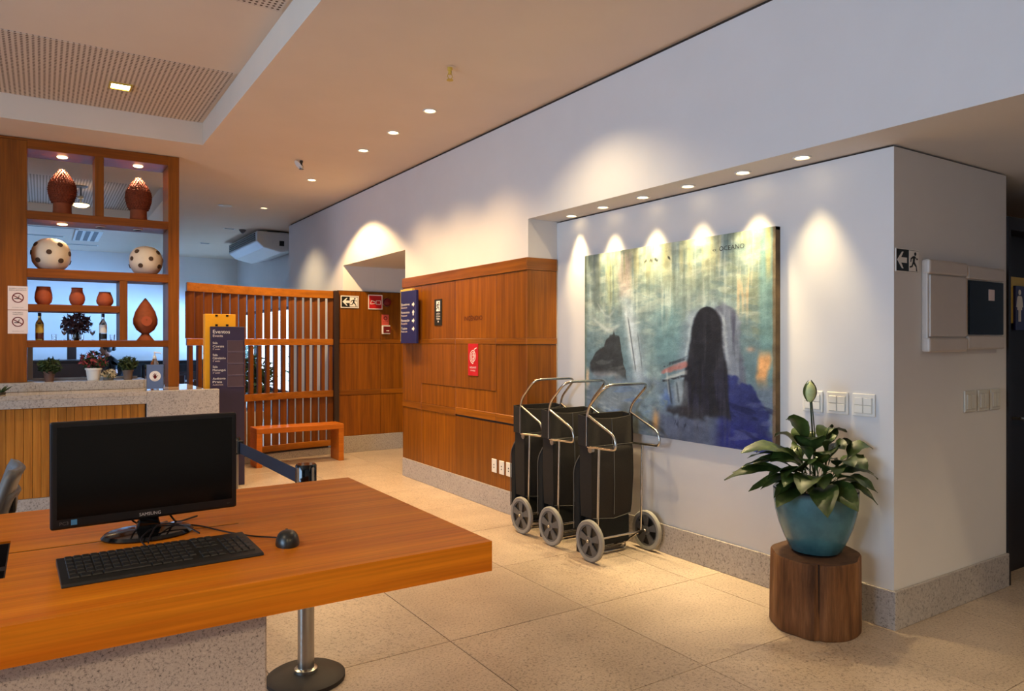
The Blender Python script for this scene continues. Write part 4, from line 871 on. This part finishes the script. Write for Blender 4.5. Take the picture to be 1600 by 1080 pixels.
    lay((38, 46, 104), .96*sst(-.012, .012, e-v)*sst(.73, .78, u)*sst(.99, .965, u+.03*wv)); lay((32, 38, 112), .8*sst(.13, .05, v+.14*wob)*sst(.66, .8, u+.1*wob)); lay((72, 80, 124), .5*sst(.52, .66, strk)*sst(.30, .18, v)*sst(.76, .84, u)); lay((22, 26, 66), .5*sst(.55, .7, strk2)*sst(.28, .2, v)*sst(.76, .82, u))
    lay((66, 74, 104), .8*sst(.15, .09, v+.08*wob)*sst(.38, .5, u)*sst(.8, .66, u)); lay((74, 80, 86), .7*sst(.11, .04, v+.07*wob)*sst(.55, .3, u)); lay((54, 84, 160), .65*np.exp(-(((u-.505)/.03)**2+((v-.20)/.05)**2))*sst(.3, .6, fine+.1))
    lay((33, 34, 42), .97*sst(.008, -.008, d_)*sst(.10, .14, v+.07*wob)*sst(.672, .66, v)); lay((44, 45, 54), .93*sst(.02, -.02, np.abs(u-.60)-.10+.04*wv)*sst(.225, .17, v+.14*wob+.5*np.clip(.60-u, 0, 1))*sst(.115, .14, v+.12*(u-.55)+.03*wv)); lay((36, 36, 62), .6*sst(.5, .66, drip)*sst(.0, -.02, d_)*sst(.45, .25, v)*sst(.12, .2, v)); lay((70, 72, 82), .25*sst(.56, .7, drip)*sst(.0, -.01, d_)*sst(.66, .5, v)); lay((62, 54, 54), .5*sst(.5, .65, brush)*np.exp(-(((u-.68)/.10)**2+((v-.15)/.03)**2)))
    # little boat and dark mast marks
    bx = (u-.55)/.072; tp = .362+.028*bx+.012*wv; lay((158, 96, 92), .85*sst(1.05, .7, np.abs(bx+.5*wv))*sst(.030-.012*np.abs(bx), .010, np.abs(v-tp)+.02*np.abs(wv))*sst(.25, .5, strk+.15)); lay((172, 176, 174), .6*sst(1.0, .6, np.abs(bx))*sst(.4, .55, strk+.1)*sst(.016, .004, np.abs(v-tp+.040)+.012*wob)); lay((40, 42, 50), .8*sst(1.0, .9, np.abs(bx))*sst(.008, .003, np.abs(v-tp+.052+.01*bx))*sst(.3, .5, fine)); lay((44, 48, 58), .7*sst(1, .8, np.abs(bx))*sst(.012, .004, np.abs(v-tp-.030))*sst(.42, .55, fine))
    lay((140, 152, 160), .35*sst(.53, .56, u)*sst(.625, .605, u)*sst(.16, .2, v)*sst(.31, .29, v)*sst(.3, .5, drip+.12)); lay((44, 50, 60), .75*np.exp(-((u-.512-.16*(.3-v))/.006)**2)*sst(.17, .19, v)*sst(.31, .29, v)); lay((44, 50, 60), .55*np.exp(-((u-.555-.12*(.3-v))/.005)**2)*sst(.18, .2, v)*sst(.3, .28, v)); lay((186, 190, 188), .4*np.exp(-((u-.505-.10*(.34-v))/.005)**2)*sst(.2, .24, v)*sst(.36, .33, v))
    # warm accents
    lay((206, 142, 82), .92*sst(.034, .012, np.abs(u-.952+.03*wob)+.01*wv)*sst(.10, .03, np.abs(v-.37)+.05*wob)); lay((196, 146, 116), .6*np.exp(-(((u-.90)/.018)**2+((v-.46)/.012)**2))); lay((196, 142, 80), .85*np.exp(-(((u-.445)/.018)**2+((v-.085)/.05)**2))*sst(.3, .5, fine+.1)); lay((200, 168, 130), .8*sst(.005, .012, u)*sst(.035, .02, u+.02*wv)*sst(.2, .27, v)*sst(.36, .3, v)); lay((108, 82, 54), .8*sst(.984, .993, u+.006*wv)); lay((92, 102, 80), .5*sst(.02, .005, u))
    # scratched writing near the top and lower edge
    wr = np.sin(u*330+8*wob)*np.sin(u*141+1)+.5*np.sin(u*620); on = sst(.45, .52, vnoise(u, v*0, 60, 1, 91)); lay((30, 34, 38), .75*on*sst(.009, .004, np.abs(v-.925-.007*wr+.02*(u-.4)))*((u > .38)&(u < .55))); lay((34, 40, 60), .6*sst(.40, .5, vnoise(u, v*0, 50, 1, 93))*sst(.012, .005, np.abs(v-.082-.018*wr+.1*(u-.6)))*((u > .53)&(u < .70)))
    gy = C.mean(-1, keepdims=True); C = (gy+(C-gy)*.82)*1.12
    C = C*(.84+.32*fine[..., None])*(.93+.14*drip[..., None])*(.94+.12*strk[..., None]); return np.clip(C, 0, 1)
py0, py1, pz0, pz1, pxf = 4.585, 2.772, .822, 2.19, 3.676
NU_, NV_ = 420, 320
uu, vv = np.meshgrid(np.linspace(0, 1, NU_), np.linspace(0, 1, NV_)); Cp = paint(uu, vv)
t = thing('painting', 'large abstract seascape canvas with a tall dark rock', 'painting', (3.7, 3.68, .82))
co = np.stack([np.full(uu.shape, pxf)+.0012*(fbm(uu, vv, 60, 40, 77)-.5), py0+(py1-py0)*uu, pz0+(pz1-pz0)*vv], -1).reshape(-1, 3)-np.array([3.7, 3.68, .82])
idx = np.arange(NU_*NV_).reshape(NV_, NU_); q = np.stack([idx[:-1, :-1], idx[1:, :-1], idx[1:, 1:], idx[:-1, 1:]], -1).reshape(-1, 4)[:, ::-1]
me = bpy.data.meshes.new('painted_canvas'); me.from_pydata(co.tolist(), [], q.tolist()); at = me.color_attributes.new('paint', 'FLOAT_COLOR', 'POINT')
L = np.where(Cp <= .04045, Cp/12.92, ((Cp+.055)/1.055)**2.4).reshape(-1, 3); at.data.foreach_set('color', np.concatenate([L, np.ones((len(L), 1))], 1).astype(np.float32).ravel())
tm = NT('oil_paint', .6, spec=.15); an = tm.n('VertexColor', layer_name='paint'); v = tm.coords()
tm.col(tm.mix(.25, an.outputs['Color'], tm.ramp(tm.noise(v, 90, 4), [(.3, (.55, .55, .55, 1)), (.7, (1, 1, 1, 1))]), 'MULTIPLY')); tm.bump(tm.noise(v, 120, 4), .25, .004)
me.materials.append(tm.m); o = bpy.data.objects.new('painted_canvas', me); COL.objects.link(o); o.parent = t
m = MB().box(3.679, py1, pz0, 3.719, py1+.02, pz1).box(3.679, py0-.02, pz0, 3.719, py0, pz1).box(3.679, py1, pz0, 3.719, py0, pz0+.02).box(3.679, py1, pz1-.02, 3.719, py0, pz1).box(3.677, py1, pz0, 3.68, py0, pz1)
m.build('stretcher', plain('canvas_edge', (104, 84, 56), .8, var=.3, scale=14), t)
FX(3.255, 2.085, 3.6755).text('o', 0, .004, .02, plain('paint_lettering', (26, 28, 32), .6), t, .0012, .03); FX(3.20, 2.085, 3.6755).text('OCEANO', 0, .0, .030, plain('paint_lettering', (26, 28, 32), .6), t, .0012, .20)
# ------------------------------------------------------------------ luggage trolleys
def trolley(loc, label):
    t = thing('luggage_trolley', label, 'trolley', loc, 'trolleys against the wall')
    W = .2; yu = .075; R = .0095
    m = MB(); hx = []
    pts = [(-W, yu, .77), (-W, yu, 1.03), (-W, yu-.20, 1.205), (W, yu-.20, 1.205), (W, yu, 1.03), (W, yu, .77)]
    m.tube(arc(pts, .075, 8), R, 12).build('handle_frame', M['chrome'], t, True, local=True)
    for s in (-1, 1):
        lp = [(s*W, yu, .99), (s*W, yu-.29, .87), (s*W, yu-.31, .775), (s*W, yu-.01, .765)]
        MB().tube(arc(lp, .06, 8), .0085, 10).build('side_hook', M['chrome'], t, True, local=True)
        MB().tube([(s*W, yu-.13, .765), (s*W, yu-.115, .155)], .0085, 10).build('strut', M['chrome'], t, True, local=True)
    MB().tube([(-.245, -.035, .142), (.245, -.035, .142)], .0085, 10).build('axle', M['chrome'], t, True, local=True)
    MB().tube(arc([(-.13, yu+.02, .30), (-.13, yu-.03, .015), (.13, yu-.03, .015), (.13, yu+.02, .30)], .03), .007, 8).tube(arc([(-W, -.03, .142), (-W+.02, yu+.06, .02), (W-.02, yu+.06, .02), (W, -.03, .142)], .04), .007, 8).build('ground_loop', M['chrome'], t, True, local=True)
    # canvas bag: main body with a waisted front, top band, lower pouch, rear pocket
    vs = []; fs = []; zs = [.265, .33, .55, .72, .765, .77, .97, .975]; ws = [.182, .186, .195, .193, .193, .208, .208, .208]; fy = [.045, .035, .028, .03, .04, .045, .05, .052]
    N = 9
    for z, w_, y in zip(zs, ws, fy):
        for k in range(N): u = -1+2*k/(N-1); vs.append((u*w_, y-.012*(1-u*u)*(1 if z < .76 else .3)+.012*max(0, abs(u)-.7), z-(.018*(1-u*u) if z > .9 else 0)+(-.02*(1-abs(u)) if z < .28 else 0)))
        for k in range(N): u = 1-2*k/(N-1); vs.append((u*w_, .165, z+(.0 if z < .9 else .012)))
    m2 = 2*N
    for i in range(len(zs)-1):
        for k in range(m2): fs.append((i*m2+k, i*m2+(k+1) % m2, (i+1)*m2+(k+1) % m2, (i+1)*m2+k))
    fs.append(tuple(range(m2-1, -1, -1)))
    bg_ = MB().add(vs, fs).build('bag', M['fabric'], t, True, local=True); so = bg_.modifiers.new('cloth', 'SOLIDIFY'); so.thickness = .005
    MB().box(-.165, .035, .06, .165, .15, .27).build('lower_pouch', M['fabric2'], t, bevel=.02, local=True)
    MB().tube([(.0, .018, .28), (.0, .013, .5), (.0, .018, .72), (.0, .026, .765)], .003, 6).tube([(-.178, .036, .268), (0, .022, .25), (.172, .036, .268)], .0025, 6).tube([(-.21, .038, .768), (0, .036, .768), (.21, .038, .768)], .0022, 6).tube(arc([(.0, .038, .77), (.0, .040, .87), (.0, .044, .955)], .02), .0022, 6).build('piping', M['piping'], t, True, local=True)
    pr = [(-.19, .168, .16), (-.19, .235, .16), (-.19, .235, .58), (-.19, .215, .655), (-.19, .168, .69)]
    MB().prism(pr, (.38, 0, 0)).build('rear_pocket', M['fabric2'], t, bevel=.012, local=True)
    for s in (-1, 1): MB().tube(arc([(s*.191, .236, .16), (s*.191, .236, .6), (s*.191, .17, .69)], .06), .004, 6).build('pocket_edge', M['piping'], t, True, local=True)
    MB().lathe([(.022, -.012), (.022, .012)], 14, (-.183, .05, .745), 'x').build('buckle', M['steel'], t, True, local=True)
    MB().box(-.19, .15, 0, -.16, .21, .06).box(.16, .15, 0, .19, .21, .06).build('rear_foot', M['rubber'], t, bevel=.005, local=True)
    MB().box(-.19, .17, .05, -.175, .19, .17).box(.175, .17, .05, .19, .19, .17).build('foot_stem', M['rubber'], t, local=True)
    for s in (-1, 1):
        c0 = (s*.262, -.035, .142); Rr = .142
        w_ = MB().lathe([(Rr-.03, -.013), (Rr-.008, -.016), (Rr, -.009), (Rr, .009), (Rr-.008, .016), (Rr-.03, .013), (Rr-.03, -.013)], 40, c0, 'x', caps=False).build('wheel', M['tyre'], t, True, local=True)
        h = MB().lathe([(Rr-.029, -.010), (Rr-.029, .010), (Rr-.042, .010), (Rr-.042, -.010), (Rr-.029, -.010)], 40, c0, 'x', caps=False).lathe([(.03, -.014), (.034, -.01), (.034, .010), (.03, .014)], 20, c0, 'x')
        MB().lathe([(Rr-.031, -.002), (Rr-.031, .002)], 32, c0, 'x').build('hub_back', M['black'], w_, local=True)
        for k in range(5):
            a = 2*PI*k/5+.3; da = .27
            pts = [(.03*math.cos(a-.5), .03*math.sin(a-.5)), (.104*math.cos(a-da), .104*math.sin(a-da)), (.106*math.cos(a), .106*math.sin(a)), (.104*math.cos(a+da), .104*math.sin(a+da)), (.03*math.cos(a+.5), .03*math.sin(a+.5))]
            h.prism([(c0[0]-.011, c0[1]+p, c0[2]+r_) for p, r_ in pts], (.022, 0, 0))
        hb = h.build('hub', M['hub'], w_, True, local=True)
        MB().lathe([(.011, -.022), (.009, -.026), (.001, -.027)], 14, (c0[0], c0[1], c0[2]), 'x').lathe([(.011, .022), (.009, .026), (.001, .027)], 14, c0, 'x').build('axle_cap', M['steel'], w_, True, local=True)
    return t
t1 = trolley((3.395, 3.885, 0), 'black canvas luggage trolley closest to the plant, both wheels in view')
copytree(t1, (3.405, 4.35, 0), 'black canvas luggage trolley in the middle of the three')
copytree(t1, (3.41, 4.745, 0), 'black canvas luggage trolley against the end of the wood panelling')
# ------------------------------------------------------------------ log stool and peace lily
LX, LY = 3.443, 2.345
t = thing('log_stool', 'sawn section of dark tree trunk used as a plant stand', 'stump', (LX, LY, 0))
n = 56; vs = []; fs = []; HH = .385
def lr(a, z): return .228*(1+.035*math.sin(2*a+.6)+.02*math.sin(3*a+2)+.012*math.sin(7*a))*(1+.03*(1-z/HH)+.012*math.sin(9*a+z*6))-(.018*math.exp(-((a-3.80)/.035)**2))
zs = [0, .012, .1, .2, .3, HH-.01, HH]
for i, z in enumerate(zs):
    for k in range(n):
        a = 2*PI*k/n; r = lr(a, z)*(.965 if i == 0 else (.975 if i == len(zs)-1 else 1)); vs.append((r*math.cos(a), r*math.sin(a), z+(.006*math.sin(a+1) if i > 3 else 0)))
for i in range(len(zs)-1):
    for k in range(n): fs.append((i*n+k, i*n+(k+1) % n, (i+1)*n+(k+1) % n, (i+1)*n+k))
fs.append(tuple(range(n-1, -1, -1)))
MB().add(vs, fs).build('trunk', M['stump'], t, True, local=True)
MB().add(vs[-n:]+[(0, 0, HH)], [(k, (k+1) % n, n) for k in range(n)]).build('sawn_top', plain('sawn_wood', (92, 62, 40), .8, var=.3, scale=20), t, local=True)
aa = 3.80; MB().prism([(lr(aa, .2)*1.0*math.cos(aa+d_)*f_, lr(aa, .2)*math.sin(aa+d_)*f_, .03) for d_, f_ in ((-.016, 1.0), (.016, 1.0), (.008, 1.03), (-.008, 1.03))], (0, 0, .352)).build('crack', plain('crack_dark', (30, 18, 12), .9), t, local=True)
PZ = HH+.008
t = thing('peace_lily', 'leafy peace lily with one pale bud in a teal glazed pot', 'plant', (LX+.005, LY+.005, PZ))
prof = [(.001, 0), (.118, 0), (.128, .006), (.158, .07), (.185, .14), (.203, .21), (.211, .27), (.212, .315), (.214, .326), (.208, .332), (.198, .328), (.194, .30), (.19, .285), (.001, .283)]
MB().lathe(prof, 56, caps=False).build('pot', M['pot'], t, True, local=True); MB().lathe([(.189, .286), (.15, .293), (.001, .296)], 30, caps=False).build('soil', M['soil'], t, True, local=True)
Rv = Vector((.8388, -.5445, 0)); Fv = Vector((-.5445, -.8388, 0))
def leaf(r, f_, z, wd, bend=.14, base=None, pet=.42):
    base = base or Vector((random.uniform(-.07, .07), random.uniform(-.07, .07), .29)); tip = Rv*r+Fv*f_+Vector((0, 0, .33+z)); tip = Vector((tip.x, tip.y, tip.z))
    mid = base*.55+tip*.45; mid.z = max(base.z, tip.z)+bend
    P = lambda s: base*(1-s)**2+mid*2*s*(1-s)+tip*s*s
    n = 14; vs = []; fs = []
    side = (tip-base); side.z = 0; side = side.normalized().cross(Vector((0, 0, 1))) if side.length > .02 else Vector((1, 0, 0)); tw = random.uniform(-.45, .45)
    for i in range(n+1):
        s = i/n; p = P(s); tn = (P(min(1, s+.02))-P(max(0, s-.02))).normalized(); sd = (side-tn*side.dot(tn)).normalized(); nr = sd.cross(tn); sd2 = sd*math.cos(tw)+nr*math.sin(tw); nr2 = sd2.cross(tn)
        if s < pet: hw = .0035
        else: q_ = (s-pet)/(1-pet); hw = max(.0008, wd/2*(math.sin(PI*q_**.75)**.8)) if q_ < 1 else .0008
        cup = .22*hw; wv = .004*math.sin(i*1.9+r*20)
        vs += [p-sd2*hw+nr2*(cup+wv), p-sd2*hw*.5+nr2*cup*.35, p, p+sd2*hw*.5+nr2*cup*.35, p+sd2*hw+nr2*(cup-wv)]
    for i in range(n):
        for k in range(4): a = i*5+k; fs.append((a, a+1, a+6, a+5))
    lim = 3.700-t.location.x; vs = [Vector((min(v.x, lim-.0006*(i % 5)), v.y, v.z)) for i, v in enumerate(vs)]
    return MB().add(vs, fs).build('leaf', M['leaf'], t, True, local=True)
LV = [(-.41, .04, .19, .15, .10), (-.50, .05, .05, .075, .15), (-.39, .10, .0, .065, .15), (-.28, .20, -.06, .11, .15), (-.34, .14, .02, .075, .12), (-.08, .33, -.08, .125, .16), (.07, .33, -.05, .125, .15),
      (-.15, -.02, .36, .12, .05), (-.05, .06, .26, .14, .08), (.19, -.05, .29, .10, .07), (.29, .03, .21, .11, .08), (.33, .02, .05, .05, .15), (.29, .08, -.01, .05, .13), (.26, .14, -.06, .055, .15), (.31, -.06, .14, .06, .1),
      (.15, .26, .04, .12, .13), (-.27, .08, .15, .13, .1), (-.22, .16, .08, .15, .12), (-.34, .0, .12, .09, .12), (-.18, .26, .02, .12, .16), (.20, .16, .12, .13, .1), (.10, .12, .22, .12, .09), (-.10, .16, .15, .14, .1), (.02, .22, .10, .14, .12),
      (-.2, -.06, .26, .09, .1), (.1, -.08, .30, .10, .08), (-.3, -.04, .18, .08, .1), (.22, -.05, .22, .08, .1), (-.02, -.1, .27, .11, .1), (.16, -.1, .12, .1, .1), (-.12, -.12, .14, .1, .12), (-.24, .19, .04, .09, .13), (-.42, .08, .12, .07, .12),
      (.26, .10, .09, .09, .1), (.0, .15, .19, .13, .1), (-.14, .25, .02, .09, .13), (.22, .20, .02, .09, .12), (-.30, .13, .07, .11, .12), (.08, .02, .32, .09, .05), (-.37, .02, .16, .07, .1), (.12, .18, .14, .12, .1), (-.06, .24, .04, .12, .13),
      (-.28, .16, -.02, .09, .15), (-.44, .0, .08, .06, .13), (.04, .10, .26, .10, .08), (-.16, .10, .22, .11, .08)]
for a in LV: leaf(a[0]*1.0, a[1], a[2], a[3]*1.15, a[4])
st = [Vector((0, 0, .29)), Rv*-.012+Vector((0, 0, .55)), Rv*-.028+Vector((0, 0, .80))]
MB().tube(st, .004, 8).tube([Vector((.01, .01, .29)), Rv*.008+Vector((0, .01, .58)), Rv*-.02+Vector((0, 0, .79))], .003, 8).build('flower_stem', M['green'], t, True, local=True)
c0 = Rv*-.03+Vector((0, 0, .785))
MB().lathe([(.004, 0), (.018, .012), (.028, .035), (.030, .06), (.024, .085), (.010, .104), (.001, .112)], 18, c0).build('bud', M['petal'], t, True, local=True)
for s in (-1, 1):
    vs = []; fs = []
    for i in range(9):
        q_ = i/8; r_ = .033*math.sin(PI*min(.97, q_*.92+.06))**.8
        for k in range(4): a = s*(PI*.36+k*PI*.14); vs.append(c0+Rv*(r_*math.sin(a)+.003*s)-Fv*(-r_*math.cos(a)*.9)+Vector((0, 0, q_*.118)))
    for i in range(8):
        for k in range(3): a = i*4+k; fs.append((a, a+1, a+5, a+4))
    MB().add(vs, fs).build('spathe', M['leaf'], t, True, local=True)
# ------------------------------------------------------------------ dining room beyond the bar
t = thing('buffet_counter', 'dark brown buffet counter beyond the bar', 'counter', (.1, 15.6, 0))
MB().box(-1.3, 15.4, 0, 1.02, 16.1, 1.12).build('body', M['leather'], t, bevel=.01); MB().box(-1.35, 15.35, 1.12, 1.05, 16.15, 1.16).build('top', M['dark'], t, bevel=.005); MB().box(-1.34, 15.2, .70, 1.04, 15.398, .75).build('tray_rail', M['steel'], t, bevel=.005)
t = thing('sideboard', 'long black sideboard along the dining room wall', 'sideboard', (2.4, 17.3, 0))
MB().box(1.15, 17.1, .09, 3.6, 17.6, 1.05).build('body', M['signblack'], t, bevel=.01); MB().box(1.1, 17.05, 1.05, 3.65, 17.65, 1.09).build('top', M['black'], t, bevel=.004); MB().box(1.2, 17.15, 0, 3.55, 17.55, .09).build('plinth', M['black'], t)
for k in range(4): MB().box(1.2+k*.6, 17.08, .15, 1.76+k*.6, 17.1, 1.0).build('door', M['doordark'], t, bevel=.003)
t = thing('wood_column', 'dark square column against the far dining wall', 'column', (.48, 16.9, 0)); MB().box(.42, 16.8, 0, .58, 16.95, 1.75).build('shaft', M['dark'], t, bevel=.01); MB().box(.38, 16.77, 0, .62, 16.98, .12).build('foot', M['doordark'], t)
def dining_table(x, y, lb):
    t = thing('dining_table', lb, 'table', (x, y, 0), 'dining tables beyond the screen')
    MB().box(-.45, -.45, .72, .45, .45, .755).build('top', M['leather'], t, bevel=.005, local=True); MB().lathe([(.22, 0), (.22, .02), (.05, .04), (.04, .72)], 20).build('pedestal', M['black'], t, True, local=True)
def dining_chair(x, y, rz, lb):
    t = thing('dining_chair', lb, 'chair', (x, y, 0), 'dining chairs beyond the screen', rz)
    MB().box(-.21, -.21, .43, .21, .21, .47).build('seat', M['leather'], t, bevel=.01, local=True); MB().box(-.2, .18, .56, .2, .205, .9).build('backrest', M['dark'], t, bevel=.008, local=True)
    for sx, sy in ((-1, -1), (1, -1), (-1, 1), (1, 1)): MB().box(sx*.18-.018, sy*.18-.018, 0, sx*.18+.018, sy*.18+.018, .43 if sy < 0 else .88).build('leg', M['dark'], t, local=True)
for i, (x, y, lb) in enumerate(((2.0, 11.4, 'dark square dining table just behind the slat screen'), (2.7, 13.4, 'dark square dining table by the dining window'), (2.3, 14.9, 'dark square dining table near the person'))):
    dining_table(x, y, lb)
    dining_chair(x-.35, y-.62, PI, ['dark dining chair backed to the slat screen', 'dark dining chair on the window table, screen side', 'dark dining chair on the table near the person, bar side'][i]); dining_chair(x+.2, y+.66, 0, ['dark dining chair behind the screen table', 'dark dining chair on the far side of the window table', 'dark dining chair on the far side of the table near the person'][i])
def bigplant(x, y, lb, h):
    t = thing('floor_plant', lb, 'plant', (x, y, 0), 'floor plants by the window'); MB().lathe([(.14, 0), (.19, .35), (.17, .35), (.16, .30), (.001, .3)], 20).build('pot', M['signwhite'], t, True, local=True); MB().tube([(0, 0, .3), (.02, 0, h*.6)], .015, 6).build('stem', M['dark'], t, local=True)
    tuft(t, 'foliage', M['green'], (0, 0, h*.72), h*.30, 320, .11, (.9, .9, 1.1), .22)
bigplant(3.3, 15.2, 'tall green floor plant at the middle of the dining window', 1.5); bigplant(3.25, 16.6, 'green floor plant at the far end of the dining window', 1.35); bigplant(2.9, 12.3, 'bushy floor plant close behind the slat screen', 1.25)
for k, (x, y, h) in enumerate(((5.6, 13.6, 2.2), (5.7, 15.6, 1.9), (5.6, 17.3, 2.0))):
    t = thing('garden_shrub', ['garden shrub outside the near window pane', 'low garden shrub outside the middle window pane', 'garden shrub outside the far window pane'][k], 'shrub', (x, y, 0), 'garden shrubs'); MB().tube([(0, 0, -.02), (0, 0, h*.5)], .04, 8).build('trunk', M['dark'], t, local=True); tuft(t, 'foliage', M['green'], (0, 0, h*.45), h*.34, 380, .16, (1, 1, 1), .3)
# person standing at the buffet, facing the bar's closed side
def person(loc, rz, sc_=1):
    root = thing('person', 'person in a black short-sleeved shirt bending over the flowers', 'person', loc, rz=rz); root.scale = (sc_, sc_, sc_)
    J = {'pel': (0, 0, .92), 'w': (.02, 0, 1.03), 'ch': (.07, 0, 1.22), 'nk': (.13, 0, 1.37), 'hd': (.17, 0, 1.43)}
    V = [J['pel'], J['w'], J['ch'], J['nk'], J['hd']]; R_ = [.18, .17, .19, .06, .05]; E_ = [(0, 1), (1, 2), (2, 3), (3, 4)]
    for s in (-1, 1):
        k = len(V); V += [(.08, s*.16, 1.30), (.06, s*.22, 1.08), (.26, s*.17, 1.02), (.33, s*.14, 1.03)]; R_ += [.065, .046, .036, .026]; E_ += [(2, k), (k, k+1), (k+1, k+2), (k+2, k+3)]
        k = len(V); V += [(0, s*.09, .86), (.02, s*.10, .48), (-.02, s*.10, .08), (.08, s*.11, .035)]; R_ += [.09, .065, .045, .035]; E_ += [(0, k), (k, k+1), (k+1, k+2), (k+2, k+3)]
        # fingers and thumb
        hx, hy, hz = .33, s*.14, 1.03; w0 = k-1
        for q, (dy, l) in enumerate(((-.024, .05), (-.008, .06), (.008, .056), (.024, .044))):
            a = len(V); V += [(hx+.035, hy+dy, hz), (hx+.035+l*.6, hy+dy*1.05, hz-.012), (hx+.03+l, hy+dy, hz-.035)]; R_ += [.0095, .0085, .007]; E_ += [(w0, a), (a, a+1), (a+1, a+2)]
        a = len(V); V += [(hx+.012, hy-s*.034, hz-.004), (hx+.04, hy-s*.05, hz-.018)]; R_ += [.010, .008]; E_ += [(w0, a), (a, a+1)]
    me = bpy.data.meshes.new('body'); me.from_pydata(V, E_, []); o = bpy.data.objects.new('body', me); COL.objects.link(o); o.parent = root
    sk = o.modifiers.new('skin', 'SKIN'); lay_ = me.skin_vertices[0].data
    for i, r in enumerate(R_): lay_[i].radius = (r, r*(1.25 if i in (0, 1, 2) else 1))
    lay_[0].use_root = True; su = o.modifiers.new('smooth', 'SUBSURF'); su.levels = 1; su.render_levels = 2; me.materials.append(M['shirt'])
    # skin for head and arms sits over the same joints
    me.materials.append(M['skin'])
    h = MB().ball((.205, 0, 1.535), .098, 20, (1.0, .80, 1.18)); h.ball((.30, 0, 1.52), .016, 8, (1.2, .8, 1.3))
    for s in (-1, 1): h.ball((.20, s*.079, 1.525), .022, 8, (.7, .4, 1.2))
    h.tube([(.14, 0, 1.38), (.18, 0, 1.47)], .05, 12); h.build('head', M['skin'], root, True, local=True)
    for s in (-1, 1): MB().ball((.288, s*.034, 1.548), .010, 8).build('eye', M['signblack'], root, True, local=True)
    MB().ball((.292, 0, 1.482), .014, 8, (.5, 1.5, .5)).build('mouth', M['pinkflower'], root, True, local=True)
    MB().ball((.180, 0, 1.565), .108, 18, (.98, .86, 1.02)).ball((.06, 0, 1.555), .05, 12).build('hair', M['hair'], root, True, local=True)
    for s in (-1, 1): MB().tube([(.065, s*.212, 1.13), (.058, s*.222, 1.085), (.10, s*.21, 1.06), (.26, s*.172, 1.022), (.325, s*.142, 1.03)], .045, 14, rad=[.047, .052, .05, .041, .033]).build('bare_arm', M['skin'], root, True, local=True)
    MB().lathe([(.19, .0), (.2, .02), (.185, .22), (.165, .5), (.16, .52)], 24, (0, 0, .45)).build('apron_skirt', M['apron'], root, True, local=True)
person((1.13, 14.75, 0), math.radians(182), .885)
